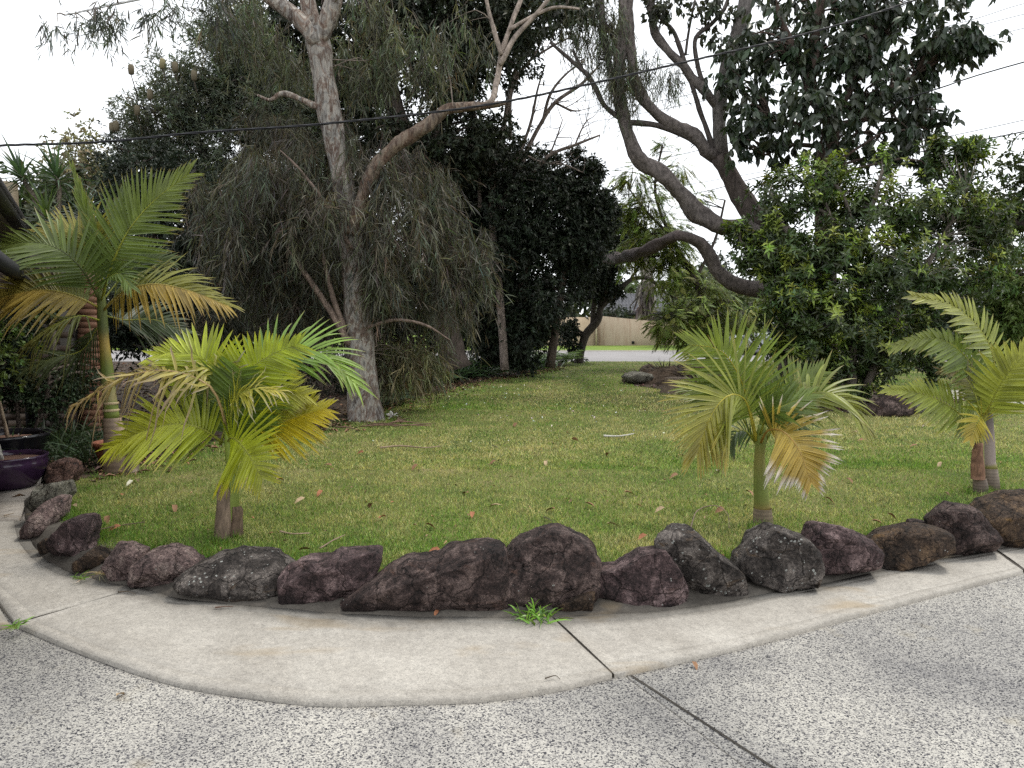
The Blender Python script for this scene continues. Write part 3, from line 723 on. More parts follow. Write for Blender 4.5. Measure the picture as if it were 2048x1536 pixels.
rock('rock', [(1958, 1085), (1954, 1040), (1980, 1010), (2020, 992), (2070, 990), (2110, 1010), (2120, 1060), (2080, 1082), (1990, 1092)], 1094, M['rock_ochre'], 'big reddish brown boulder cut by the right edge of the photo', group=G, seed=20, depth=.22, facet=.08)
rock('rock', [(2108, 1070), (2110, 1020), (2150, 985), (2210, 990), (2230, 1040), (2180, 1065)], 1070, M['rock_dark'], 'outermost dark boulder beyond the reddish brown one', group=G, seed=21, depth=.2)
rock('rock', [(1247, 756), (1256, 746), (1278, 743), (1300, 749), (1304, 758), (1290, 766), (1262, 768)], 769, M['rock_grey'], 'flat pale grey rock lying at the edge of the mulch heap', group='rocks round the mulch bed', seed=22, depth=.35, sub=3)
rock('rock', [(1278, 745), (1286, 734), (1300, 728), (1308, 735), (1306, 745), (1290, 749)], 750, M['rock_ochre'], 'small brown rock behind the flat pale grey one', group='rocks round the mulch bed', seed=23, depth=.3, sub=3)
rock('rock', [(1815, 822), (1822, 806), (1845, 799), (1875, 804), (1892, 818), (1880, 826), (1835, 828)], 828, M['rock_grey'], 'grey rock half under the right skirt of the broad shrub', group='rocks round the mulch bed', seed=24, depth=.25, sub=3)
rock('rock', [(1735, 825), (1745, 800), (1775, 792), (1810, 800), (1820, 818), (1790, 832), (1750, 834)], 834, M['rock_dark'], 'dark rock in the shade below the broad shrub', group='rocks round the mulch bed', seed=25, depth=.25, sub=3)
# low stump in the mulch heap
b = gp(1356, 786, LZ); mb = MB()
lathe(mb, [(.36, 0), (.30, .08), (.26, .2), (.255, .30), (.22, .31), (.1, .315), (.001, .316)], b, 18, (.14, .105, .075), .07)
single('tree_stump', mb, M['bark'], 'weathered low tree stump in the mulch heap', 'stump', b)
# ------------------------------------------------------------------ trees
def limb(mb, pts, Y, sides=9, rough=.05, C=(1, 1, 1), dY=None):
    """pts: rows (px, py, half width px [, depth offset m]); Y the depth of the limb"""
    P = [at(q[0], q[1], Y + (q[3] if len(q) > 3 else 0)) for q in pts]
    rad = [q[2] * (Y + (q[3] if len(q) > 3 else 0)) / F for q in pts]
    return tube(mb, P, rad, sides, None, rough, C)

def connect(mb, lines, cc, r0=.02, r1=.004, C=(1, 1, 1), frac=1.0, sag=.15, maxd=99):
    """thin boughs from the nearest limb to each clump of foliage"""
    L = np.concatenate(lines)
    for c in cc:
        if R.rand() > frac: continue
        d = np.linalg.norm(L - c, axis=1) + 1.2 * np.maximum(L[:, 2] - c[2], 0)
        i = d.argmin(); a = L[i]
        if d[i] > maxd: continue
        ln = np.linalg.norm(c - a)
        m = (a + c) / 2 + R.randn(3) * ln * .1 + np.array((0, 0, ln * sag))
        tube(mb, [a, m, c], [min(r0, .01 + ln * .012), (r0 + r1) / 2, r1], 5, 6, 0, C, cap=False)

def sprigs(mb, P, out, k, L, W, col, droop=.25, spread=.8, six=False, twig=.18, upN=.6, v=.28, outw=.7):
    """k leaves on a short twig at each point"""
    n = len(P)
    td = nz(out * outw + rnd_unit(n) * .7 - np.array((0, 0, droop)))
    t = R.rand(n, k)
    base = P[:, None, :] + td[:, None, :] * (t * twig)[..., None]
    D = nz(td[:, None, :] * .6 + R.randn(n, k, 3) * spread * .6 - np.array((0, 0, droop)))
    N = nz(R.randn(n, k, 3) * .55 + np.array((0, -.15, upN)) + out[:, None, :] * .35)
    m = n * k
    C = np.repeat(col if np.ndim(col) == 2 else jitter(col, n, .22, .08), k, axis=0) * (1 + .16 * R.randn(m, 1))
    C = np.clip(C, .004, .9)
    f = leaves6 if six else leaves2
    f(mb, base.reshape(-1, 3), D.reshape(-1, 3), N.reshape(-1, 3), L * (.65 + .6 * R.rand(m)), W * (.7 + .5 * R.rand(m)), C)

def weeping(mb, P, length, k, L, W, col, sway=.25, stem=True, stemc=(.10, .07, .045)):
    """hanging strands of long narrow leaves"""
    n = len(P)
    dirn = nz(R.randn(n, 3) * sway + np.array((0, 0, -1)))
    ln = length * (.5 + .8 * R.rand(n))
    t = (np.arange(k) + R.rand(n, k)) / k
    base = P[:, None, :] + dirn[:, None, :] * (t * ln[:, None])[..., None]
    D = nz(R.randn(n, k, 3) * .55 + dirn[:, None, :] * .9 + np.array((0, 0, -.2)))
    m = n * k
    C = np.repeat(jitter(col, n, .38, .12), k, axis=0) * (1 + .3 * R.randn(m, 1))
    strips(mb, base.reshape(-1, 3), D.reshape(-1, 3), L * (.6 + .7 * R.rand(m)), W * (.7 + .5 * R.rand(m)), np.clip(C, .004, .8), .22, 3)
    if stem:
        strips(mb, P, dirn, ln, .006, np.broadcast_to(stemc, (n, 3)), .0, 1)

# --- the pale gum in front of the trees
Yg = 11.3
g0 = gp(728, 846, LZ)
gum = thing('gum_tree', 'pale mottled gum tree with a weeping curtain of narrow leaves', 'tree', g0)
mb = MB()
trunk_line = limb(mb, [(736, 868, 50), (733, 846, 40), (729, 815, 33), (725, 760, 30), (720, 690, 28), (712, 600, 25), (705, 510, 23), (697, 430, 21), (684, 355, 20), (672, 300, 20), (664, 250, 22), (654, 200, 23), (645, 140, 21), (638, 95, 24), (630, 60, 22)], Yg, 20, .035, (.88, .9, .92))
part('trunk', mb, M['gum_bark'], gum, True)
lines = [trunk_line]
mb = MB()
lines.append(limb(mb, [(634, 90, 15), (612, 55, 15), (575, 20, 14), (530, -12, 12), (470, -70, 10), (380, -130, 8), (240, -110, 6), (120, -60, 3)], Yg - .1, 12, .04))
part('limb', mb, M['gum_bark'], gum, True)
mb = MB(); lines.append(limb(mb, [(632, 75, 17), (620, 30, 16), (612, -20, 15), (600, -120, 13), (640, -260, 10)], Yg + .05, 12, .04)); part('limb', mb, M['gum_bark'], gum, True)
mb = MB(); lines.append(limb(mb, [(640, 85, 14), (655, 40, 17), (667, 0, 17), (680, -60, 15), (760, -200, 10), (900, -260, 6)], Yg - .05, 12, .04)); part('limb', mb, M['gum_bark'], gum, True, 'reddish peeling fork of the trunk')
mb = MB(); lines.append(limb(mb, [(652, 210, 8), (632, 212, 7), (605, 200, 5.5), (580, 190, 6), (560, 188, 5), (540, 200, 3.5), (515, 190, 2)], Yg - .05, 8, .06)); part('branch', mb, M['gum_bark'], gum, True)
mb = MB()
lines.append(limb(mb, [(702, 470, 13), (722, 400, 13), (745, 345, 13), (778, 303, 13), (820, 272, 13), (850, 254, 14), (872, 236, 12), (895, 219, 10), (925, 214, 9), (960, 212, 8), (990, 209, 6), (1012, 206, 3.5)], Yg - .15, 12,  .09, (.56, .47, .40)))
part('limb', mb, M['gum_bark'], gum, True, 'brown arching limb with a bare broken end')
mb = MB()
lines.append(limb(mb, [(960, 212, 6, 0), (984, 200, 6, 0), (994, 160, 5.5, .1), (1004, 105, 5, .1), (1020, 55, 4.5, .1), (1045, -10, 4, .2), (1070, -80, 3, .2)], Yg - .15, 8, .07, (.34, .28, .235)))
part('branch', mb, M['bark_smooth'], gum, True); mb = MB()
lines.append(limb(mb, [(1003, 110, 5), (988, 60, 4.5), (975, 10, 4), (965, -60, 3)], Yg - .1, 6, .07, (.34, .28, .235)))
part('branch', mb, M['bark_smooth'], gum, True); mb = MB()
lines.append(limb(mb, [(1000, 130, 5), (1030, 75, 5), (1075, 25, 4), (1120, -30, 3)], Yg - .1, 6, .07, (.34, .28, .235)))
part('branch', mb, M['bark_smooth'], gum, True); mb = MB()
lines.append(limb(mb, [(1018, 60, 4), (1060, 35, 3.5), (1110, 15, 3), (1160, 18, 2)], Yg - .1, 6, .07, (.34, .28, .235)))
part('branch', mb, M['bark_smooth'], gum, True)
mb = MB()
for q in ([(700, 690, 8), (672, 640, 7), (640, 590, 6), (605, 540, 5), (570, 490, 4)], [(690, 660, 6), (665, 590, 5), (648, 520, 4), (630, 450, 3)], [(735, 655, 4), (790, 640, 3.5), (850, 650, 3), (900, 680, 2)], [(705, 500, 5), (660, 420, 4), (600, 340, 3), (560, 300, 2)]):
    q = q[:-1] + [(q[-1][0], q[-1][1], .8)]; mb = MB(); lines.append(limb(mb, q, Yg - .15, 6, .06, (.21, .155, .125))); part('branch', mb, M['bark_smooth'], gum, True)
mb = MB()
curt = [(400, 345, 12, 30, 40, .4), (455, 330, 12, 40, 40, .4), (940, 385, 12, 30, 40, .4), (985, 445, 12, 22, 40, .3), (930, 610, 12, 30, 40, .3), (480, 600, 12, 40, 50, .4), (420, 625, 12, 30, 30, .3), (720, 255, 12, 60, 30, .4), (600, 250, 12, 60, 34, .4), (830, 290, 12, 50, 34, .4), (520, 225, 12.2, 50, 30, .4), (880, 650, 12.2, 40, 30, .3), (560, 400, 11.8, 125, 110, .8), (960, 520, 11.8, 30, 40, .4), (500, 300, 11.8, 60, 40, .6), (420, 540, 11.8, 40, 60, .5), (760, 330, 11.4, 60, 50, .6), (480, 470, 11.4, 80, 80, .7), (630, 390, 11.0, 70, 110, .6), (760, 400, 11.1, 120, 100, .8), (860, 430, 12.1, 100, 90, .8), (910, 480, 11.8, 60, 60, .6),
        (590, 530, 11.9, 110, 80, .8), (590, 470, 11.6, 40, 90, .4), (760, 520, 11.0, 40, 90, .4), (800, 540, 11.8, 110, 80, .8), (680, 320, 11.7, 110, 60, .7), (540, 320, 11.4, 90, 55, .7), (850, 340, 12.1, 80, 50, .7), (640, 600, 11.7, 70, 50, .5), (430, 440, 11.6, 50, 60, .5), (890, 560, 11.6, 55, 40, .5), (560, 610, 12.1, 60, 30, .5)]
P, out, cc, k = scatter(curt, 270, 3400, .14, .6)
weeping(mb, P, .7, 11, .18, .012, (.085, .085, .06), .34)
lowb = [(800, 690, 11.9, 60, 28, .5), (850, 715, 12.3, 40, 25, .4), (770, 720, 11.8, 30, 30, .3)]
P2, o2, c2, k2 = scatter(lowb, 30, 420, .25, .5)
weeping(mb, P2, .55, 9, .18, .0125, (.15, .145, .08), .3)
part('crown', mb, M['leaf'], gum, kind='stuff')
mb = MB(); connect(mb, lines, c2, .006, .002, (.2, .16, .13), .6, .1, 1.0); part('twigs', mb, M['bark_smooth'], gum, kind='stuff')
# high sprays hanging into the top of the view
mb = MB()
lines.append(limb(mb, [(560, -40, 5), (430, -25, 4), (330, -12, 3), (230, 8, 2.5), (130, 30, 1.5)], 10.3, 6, .05)); lines.append(limb(mb, [(470, -70, 4), (440, -20, 3), (450, 20, 2)], 10.8, 6, .05)); part('branch', mb, M['bark_smooth'], gum, True); mb = MB()
high = [(190, 25, 10.2, 60, 25, .4), (125, 55, 10.2, 30, 14, .3), (330, 0, 10.2, 50, 14, .3), (215, 60, 10.2, 15, 12, .2), (300, 25, 10.2, 20, 12, .2), (440, 10, 10.8, 40, 40, .5), (15, -5, 10, 30, 12, .2)]
P, out, cc, k = scatter(high, 30, 170, .24, .6)
weeping(mb, P, .32, 9, .13, .014, (.085, .10, .075), .5)
canopy = [(470, 40, 12, 60, 60, .8), (760, 30, 11.6, 90, 60, .8), (850, 80, 11.6, 70, 80, .8), (700, 110, 12.2, 60, 60, .5), (930, 60, 11.6, 60, 60, .6), (770, 130, 11.8, 50, 60, .5), (560, 100, 12.3, 60, 60, .6)]
P, out, c3, k = scatter(canopy, 70, 800, .2, .5)
weeping(mb, P, .5, 8, .16, .013, (.09, .10, .06), .3)
part('crown', mb, M['leaf'], gum, kind='stuff')
mb = MB(); connect(mb, lines, cc, .012, .003, (.3, .25, .21), .7, .2, 1.6); connect(mb, lines, c3, .010, .003, (.22, .18, .15), .8, .15, .9)
part('twigs', mb, M['bark_smooth'], gum, kind='stuff')

# --- helper for a whole broad-leaved tree
def tree(name, label, base, limbs, blobs, nclump, ntwig, k, L, W, col, leaf='leaf_dark', group=None, spread=.26, shell=.45, six=False, droop=.25, twig=.18, bark=(.11, .085, .07), barkm='bark', conn=.8, cat='tree', r0=.03, twigc=None, upN=.6, tips=None, outw=.7):
    t = thing(name, label, cat, base, group)
    mb = MB(); ls = []
    for i, (Y, pts) in enumerate(limbs): ls.append(limb(mb, pts, Y, 12 if pts[0][2] > 6 else 7, .06, bark))
    if ls: part('trunk', mb, M[barkm], t, True)
    P, out, cc, kk = scatter(blobs, nclump, ntwig, spread, shell)
    ok = P[:, 2] > LZ + .03; P, out = P[ok], out[ok]
    mb = MB()
    c = jitter(col, len(P), .22, .08)
    if tips is not None: c = tips(P, out, c)
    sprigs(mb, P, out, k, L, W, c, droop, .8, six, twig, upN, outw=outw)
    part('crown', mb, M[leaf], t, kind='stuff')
    if ls and conn:
        mb = MB(); connect(mb, ls, cc, r0, .005, twigc or bark, conn); part('twigs', mb, M['bark_smooth'], t, kind='stuff')
    return t, cc

# --- banksia with candle flowers, left of the gum
Yb = 15.5
bk, cc = tree('banksia_tree', 'tall grey green banksia with yellow candle flowers left of the gum', at(430, 760, Yb) * (1, 1, 0) + (0, 0, LZ),
     [(Yb, [(430, 780, 14), (440, 600, 13), (430, 420, 11), (410, 320, 9), (370, 240, 6), (330, 190, 4)]), (Yb, [(440, 560, 10), (480, 380, 8), (500, 240, 6), (520, 130, 4)]), (Yb, [(420, 360, 7), (330, 320, 5), (280, 290, 4), (250, 250, 2)]),
      (Yb, [(415, 330, 5), (400, 290, 4), (360, 250, 3.5), (330, 225, 3), (300, 245, 2)]), (Yb, [(500, 250, 6), (560, 180, 4), (600, 120, 3)])],
     [(300, 240, Yb, 70, 60, 1), (370, 200, Yb, 85, 80, 1), (440, 170, Yb, 70, 70, 1), (280, 300, Yb, 55, 45, .8), (500, 230, Yb + .3, 85, 90, 1), (420, 290, Yb, 95, 65, 1), (340, 320, Yb, 80, 50, .9), (560, 140, Yb, 60, 90, 1), (490, 80, Yb, 60, 70, 1), (250, 290, Yb, 30, 25, .3), (600, 250, Yb + .5, 60, 90, .8), (550, 330, Yb + .5, 80, 70, .8), (255, 205, Yb, 12, 30, .2), (450, 60, Yb, 40, 50, .6), (300, 350, Yb, 90, 50, .9), (480, 370, Yb + .4, 90, 60, .9), (560, 230, Yb, 60, 60, .8), (420, 110, Yb, 50, 50, .8)],
     230, 8200, 8, .12, .021, (.12, .14, .10), 'leaf', spread=.19, shell=.5, bark=(.13, .11, .095), twig=.2, droop=0.0, upN=.4)
for px, py in ((325, 128), (350, 135), (232, 253), (274, 222), (388, 152), (300, 190), (262, 140), (224, 256)):
    mb = MB(); c = at(px, py, Yb - .9)
    lathe(mb, [(.004, -.09), (.02, -.085), (.045, -.07), (.052, 0), (.047, .08), (.025, .1), (.001, .105)], c, 10, (.24, .21, .11) if px % 2 else (.15, .125, .08), .08)
    part('flower_spike', mb, M['litter'], bk, True)
    mb = MB(); tube(mb, [c - (0, 0, .09), c - (0, -.25, .45)], [.008, .012], 5, None, 0, (.1, .08, .06)); part('twig', mb, M['bark_smooth'], bk)

# --- dark dense shrubs behind the big palm
Yd = 13.2
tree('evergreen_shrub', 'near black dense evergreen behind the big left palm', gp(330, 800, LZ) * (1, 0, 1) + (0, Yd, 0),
     [(Yd, [(330, 800, 9), (320, 600, 8), (300, 420, 5), (280, 330, 3)]), (Yd, [(335, 760, 7), (400, 560, 6), (430, 430, 3)])],
     [(285, 340, Yd, 75, 60, .9), (255, 430, Yd + .2, 55, 90, .7), (350, 450, Yd, 80, 100, 1), (330, 560, Yd + .3, 100, 80, 1), (430, 560, Yd + .3, 80, 100, 1), (440, 420, Yd + .4, 80, 90, 1), (480, 640, Yd + .5, 80, 80, .9), (330, 650, Yd + .4, 110, 70, .9), (200, 520, Yd + .6, 60, 80, .5), (230, 640, Yd + .5, 80, 70, .6)],
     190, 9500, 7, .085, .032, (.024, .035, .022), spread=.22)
tree('evergreen_shrub', 'low dark bushy undergrowth between the near palm and the gum', gp(560, 800, LZ) * (1, 0, 1) + (0, 14.6, 0),
     [(14.6, [(560, 790, 6), (550, 690, 5), (540, 620, 3)]), (14.6, [(640, 790, 7), (630, 690, 5), (600, 620, 3)]), (14.8, [(595, 800, 10), (598, 700, 9), (600, 560, 8), (590, 400, 6)])],
     [(520, 700, 14.6, 70, 60, .7), (600, 740, 14.8, 70, 40, .6), (500, 620, 14.9, 60, 50, .6), (670, 740, 15, 40, 50, .6), (560, 560, 15.2, 80, 60, .6)],
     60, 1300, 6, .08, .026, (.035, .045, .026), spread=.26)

# --- tall dark tree behind the gum
Yt = 18.0
tree('broadleaf_tree', 'tall dark tree leaning behind the gum with a straight brown trunk', gp(908, 725, LZ) * (1, 0, 1) + (0, Yt, 0),
     [(Yt, [(912, 738, 34), (905, 712, 28), (893, 650, 24), (880, 570, 21), (860, 470, 20), (830, 350, 19), (800, 250, 19), (780, 185, 20), (765, 130, 19), (748, 70, 18), (735, -30, 16), (720, -140, 12)]),
      (Yt, [(782, 195, 12), (740, 170, 10), (690, 130, 8), (640, 110, 6), (580, 80, 4)]), (Yt, [(770, 150, 10), (830, 80, 8), (900, 30, 6), (980, -20, 4)]), (Yt, [(800, 260, 10), (740, 230, 8), (690, 180, 6), (660, 90, 5)]),
      (Yt, [(830, 350, 8), (880, 250, 6), (930, 130, 5), (960, 60, 4)]), (Yt, [(750, 80, 9), (690, 30, 7), (600, -10, 5)])],
     [(700, 60, Yt, 120, 90, 2), (830, 60, Yt, 130, 100, 2), (950, 40, Yt, 110, 90, 1.6), (1060, 40, Yt - 1, 70, 50, 1), (620, 170, Yt, 70, 80, 1.4), (570, 60, Yt, 70, 80, 1.2), (890, 150, Yt, 90, 60, 1.4), (760, 250, Yt - .6, 90, 70, 1.2), (1000, 140, Yt - 1, 60, 40, 1), (700, 180, Yt, 70, 60, 1), (940, -40, Yt, 200, 50, 2), (700, -60, Yt, 200, 60, 2), (1110, -20, Yt - 1, 90, 50, 1), (900, 290, Yt, 90, 60, 1.2), (820, 330, Yt, 90, 60, 1.2), (970, 300, Yt + .5, 70, 60, 1), (640, 260, Yt, 70, 60, 1), (520, 130, Yt, 60, 70, 1), (930, 200, Yt, 60, 50, 1), (600, 300, Yt, 70, 50, 1), (690, 310, Yt, 70, 50, 1), (560, 240, Yt, 60, 50, .9), (760, 330, Yt, 70, 50, 1)],
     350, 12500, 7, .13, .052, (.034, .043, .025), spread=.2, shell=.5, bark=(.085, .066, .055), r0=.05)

# --- dark mass in the middle
Ym = 20.0
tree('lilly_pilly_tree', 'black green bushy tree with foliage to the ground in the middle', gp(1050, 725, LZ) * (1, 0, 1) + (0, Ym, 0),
     [(Ym, [(1050, 735, 12), (1040, 620, 11), (1060, 480, 8), (1080, 380, 5)]), (Ym + .3, [(985, 730, 10), (975, 640, 9), (1000, 520, 6)]), (Ym, [(1100, 735, 9), (1120, 600, 8), (1140, 430, 4)])],
     [(1020, 420, Ym, 95, 110, 1.6), (1130, 430, Ym, 75, 80, 1.2), (1055, 560, Ym, 100, 110, 1.8), (980, 540, Ym, 80, 100, 1.4), (1165, 480, Ym, 45, 75, 1), (1000, 640, Ym + .4, 90, 60, 1.2), (1045, 660, Ym, 45, 60, 1.2), (1090, 600, Ym, 35, 50, .9), (1050, 340, Ym, 60, 50, .9), (1150, 375, Ym, 55, 45, .8), (1190, 400, Ym, 35, 50, .7), (960, 470, Ym + .5, 60, 70, 1), (930, 360, Ym + .5, 70, 60, 1), (900, 600, Ym + .5, 60, 80, 1), (1030, 700, Ym, 60, 30, 1), (970, 690, Ym + .3, 60, 30, .8), (1010, 300, Ym, 24, 40, .5), (1095, 345, Ym, 18, 40, .4), (1150, 330, Ym, 14, 36, .4), (1186, 350, Ym, 12, 36, .4), (1212, 385, Ym, 14, 36, .4), (1222, 440, Ym, 18, 36, .4)],
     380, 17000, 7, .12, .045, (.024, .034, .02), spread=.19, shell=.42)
tree('lilly_pilly_tree', 'dark screen of foliage filling the gap behind the gum', gp(760, 735, LZ) * (1, 0, 1) + (0, 21.5, 0),
     [(21.5, [(800, 735, 10), (805, 600, 8), (830, 450, 5)]), (21.5, [(700, 735, 9), (690, 600, 7), (700, 450, 4)]), (21.5, [(610, 740, 12), (612, 600, 10), (620, 420, 6)])],
     [(780, 600, 21.5, 110, 100, 1.2), (660, 600, 21.5, 90, 90, 1.2), (850, 500, 21.5, 100, 110, 1.2), (720, 450, 21.5, 120, 110, 1.2), (560, 560, 22, 90, 90, 1.2), (600, 430, 22, 100, 100, 1.2), (820, 670, 21.5, 90, 40, .9), (930, 400, 21.5, 70, 90, 1), (890, 320, 21.5, 90, 70, 1), (470, 520, 22, 80, 120, 1)],
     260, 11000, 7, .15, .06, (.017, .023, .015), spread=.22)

# --- bare-limbed tree
Yr = 19.2
bt = thing('bare_tree', 'half bare tree with thin leafless branches against the sky', 'tree', gp(1010, 735, LZ) * (1, 0, 1) + (0, Yr, 0))
mb = MB(); ls = []
for q in ([(1010, 740, 9), (1000, 600, 8), (985, 440, 7), (990, 320, 6), (1010, 240, 5), (1025, 160, 5), (1060, 80, 4), (1110, 0, 3)], [(990, 330, 6), (940, 220, 6), (915, 130, 5), (905, 40, 4), (895, -30, 3)], [(985, 360, 5), (955, 250, 5), (930, 190, 4), (880, 130, 3), (850, 60, 2)],
          [(1000, 420, 5), (1050, 310, 5), (1080, 250, 4), (1110, 205, 4), (1160, 170, 3), (1195, 135, 2)], [(1085, 245, 3.5), (1100, 190, 3), (1130, 150, 2), (1170, 120, 1.5)], [(1020, 280, 4), (1022, 190, 3.5), (1045, 140, 3), (1075, 100, 2), (1090, 60, 1.5)],
          [(1060, 350, 4), (1100, 310, 3.5), (1150, 290, 3), (1200, 270, 1.5)], [(1030, 330, 3), (1060, 250, 3), (1075, 180, 2), (1090, 130, 1.5)], [(1110, 205, 2.5), (1140, 220, 2), (1160, 222, 1)], [(1150, 290, 2), (1165, 255, 1.5), (1175, 240, 1)],
          [(1100, 310, 2), (1115, 270, 1.5), (1125, 240, 1)], [(960, 420, 4), (958, 300, 3.5), (960, 260, 2.5), (940, 235, 2)], [(1025, 165, 3), (1050, 130, 2.5), (1100, 95, 2), (1150, 70, 1.5)], [(940, 220, 3), (900, 190, 2.5), (870, 160, 2)],
          [(1050, 310, 2.5), (1085, 325, 2), (1130, 330, 1.5), (1165, 345, 1)]):
    ls.append(limb(mb, q, Yr, 7, .07, (.23, .185, .16)))
part('trunk', mb, M['bark_smooth'], bt, True)
mb = MB()
for l in ls:
    for _ in range(7):
        a = l[R.randint(len(l) // 3, len(l))]; d = nz(R.randn(3) * (1, .5, .8) + (0.3, 0, .5)); ln = .25 + .5 * R.rand()
        tube(mb, [a, a + d * ln * .5 + R.randn(3) * .03, a + d * ln + (0, 0, .08)], [.012, .008, .004], 4, 5, 0, (.2, .16, .14), cap=False)
part('twigs', mb, M['bark_smooth'], bt, kind='stuff')
P, out, cc, k = scatter([(1000, 110, Yr, 45, 35, .6), (1060, 60, Yr, 50, 40, .6), (930, 130, Yr, 40, 40, .5), (1120, 20, Yr, 60, 30, .6), (980, 60, Yr, 40, 40, .5)], 26, 300, .25, .5)
mb = MB(); sprigs(mb, P, out, 6, .14, .06, (.035, .045, .028), .5); part('crown', mb, M['leaf_dark'], bt, kind='stuff')

# --- small leaning tree by the road
Yl = 26.3
tree('small_leaning_tree', 'small dark tree leaning right at the edge of the road', gp(1158, 726, LZ),
     [(Yl, [(1157, 728, 9), (1162, 700, 8), (1172, 670, 8.5), (1196, 638, 8), (1202, 615, 6), (1230, 588, 6), (1258, 562, 5), (1275, 556, 4), (1300, 558, 4), (1330, 585, 3), (1355, 598, 2)]), (Yl, [(1196, 640, 6), (1205, 600, 5), (1230, 540, 5), (1262, 490, 4), (1285, 440, 3)]), (Yl, [(1185, 650, 5), (1190, 600, 5), (1215, 540, 4), (1240, 500, 3)]), (Yl, [(1258, 562, 3), (1280, 530, 2.5), (1300, 500, 2)])],
     [(1190, 540, Yl, 48, 45, 1.2), (1165, 560, Yl, 32, 36, 1), (1230, 480, Yl, 45, 55, 1.2), (1140, 665, Yl, 16, 22, .4), (1215, 585, Yl, 20, 16, .5), (1180, 470, Yl, 50, 60, 1), (1150, 705, Yl, 14, 18, .3)],
     130, 3600, 7, .15, .055, (.022, .032, .018), spread=.26, bark=(.07, .058, .05), r0=.04)

# --- feathery lime tree over the road
Yj = 23.0
jc = thing('feathery_tree', 'feathery lime green tree with ferny leaves in front of the road', 'tree', gp(1420, 735, LZ) * (1, 0, 1) + (0, Yj, 0))
mb = MB(); ls = []
for q in ([(1420, 740, 9), (1415, 650, 8), (1390, 560, 6), (1340, 470, 4), (1310, 380, 3), (1325, 290, 2)], [(1410, 640, 5), (1360, 620, 4), (1330, 640, 2)], [(1415, 620, 5), (1450, 600, 4), (1480, 620, 2)], [(1390, 560, 4), (1430, 480, 3), (1450, 400, 2)], [(1340, 470, 3), (1290, 420, 2.5), (1260, 380, 1.5)]):
    ls.append(limb(mb, q, Yj, 6, .06, (.08, .065, .055)))
part('trunk', mb, M['bark_smooth'], jc, True)
P, out, cc, k = scatter([(1290, 400, Yj, 45, 55, 1), (1320, 470, Yj, 50, 60, 1), (1335, 560, Yj, 55, 40, 1), (1400, 610, Yj, 70, 40, 1), (1335, 645, Yj - 1, 40, 30, .8), (1440, 650, Yj, 60, 40, 1), (1270, 350, Yj, 40, 30, .8), (1330, 300, Yj, 22, 26, .5), (1380, 660, Yj, 60, 35, 1), (1345, 500, Yj, 40, 50, .8), (1490, 620, Yj, 40, 50, .8), (1260, 440, Yj, 30, 40, .7), (1390, 400, Yj, 26, 22, .4), (1300, 520, Yj, 30, 40, .6), (1360, 330, Yj, 40, 30, .5), (1270, 500, Yj + .5, 40, 60, .8), (1420, 560, Yj, 50, 30, .6)], 220, 3400, .2, .5)
D = nz(out * .8 + rnd_unit(len(P)) * .6 - np.array((0, 0, .35)))
mb = MB(); n = len(P); kk = 13
S = nz(np.cross(D, np.array((0, 0, 1.0)))); lf = .22 + .16 * R.rand(n)
c = jitter((.20, .255, .05), n, .3, .1); dk = R.rand(n, 1) < .35; c = np.where(dk, c * .5, c)
for j in range(kk):
    t = (j + .5) / kk; pl = .085 * math.sin(math.pi * min(1, t * .9 + .1)) + .02
    base = P + D * lf[:, None] * t - np.array((0, 0, 1)) * (lf * .35 * t * t)[:, None]
    for s in (-1, 1):
        strips(mb, base, nz(S * s + D * .5 - np.array((0, 0, .15)) + .1 * R.randn(n, 3)), pl * (.8 + .4 * R.rand(n)), .021, c, .25, 2, np.broadcast_to((0.1, -.3, 1.0), (n, 3)))
part('crown', mb, M['leaf'], jc, kind='stuff')
mb = MB(); connect(mb, ls, cc, .02, .005, (.08, .065, .055), .8); part('twigs', mb, M['bark_smooth'], jc, kind='stuff')

# --- the big crooked tree on the right
Yc = 16.0
bt2 = thing('crooked_tree', 'big crooked tree with bare sinuous grey limbs on the right', 'tree', gp(1600, 800, LZ) * (1, 0, 1) + (0, Yc + .5, 0))
gc = (.155, .132, .122); dc = (.075, .06, .055)
mb = MB(); cl = []
cl.append(limb(mb, [(1600, 815, 46, .5), (1595, 700, 36, .5), (1588, 600, 33, .4), (1575, 520, 32, .3), (1555, 470, 28, .2), (1525, 445, 24, .1), (1505, 428, 21), (1481, 390, 20), (1455, 342, 18), (1436, 312, 17)], Yc, 14, .05, [dc] * 6 + [(.10, .08, .072)] * 4))
part('trunk', mb, M['bark'], bt2, True)
def big(name, pts, C, mat='bark_smooth', sides=12, lab=None):
    mb = MB(); cl.append(limb(mb, pts, Yc, sides + 4, .11, C)); return part(name, mb, M[mat], bt2, True, lab)
big('limb', [(1570, 500, 24, .3), (1520, 470, 20), (1470, 457, 17), (1434, 449, 18), (1394, 424, 17), (1359, 385, 16), (1331, 353, 15), (1294, 330, 15), (1272, 312, 15), (1262, 285, 13), (1250, 245, 12), (1240, 200, 11), (1238, 150, 11), (1242, 90, 12), (1248, 30, 13), (1255, -60, 13)], [(.12, .1, .09)] + [gc] * 15)
big('limb', [(1436, 315, 14), (1413, 301, 13), (1392, 272, 13), (1350, 253, 11), (1323, 236, 11), (1286, 198, 11), (1269, 160, 10), (1262, 110, 11), (1255, 40, 11), (1262, -60, 10)], [dc] + [gc] * 9)
big('limb', [(1440, 320, 15), (1439, 270, 14), (1441, 205, 13), (1461, 113, 14), (1485, 34, 14), (1510, -60, 13)], [(.10, .08, .07)] + [(.15, .135, .125)] * 5)
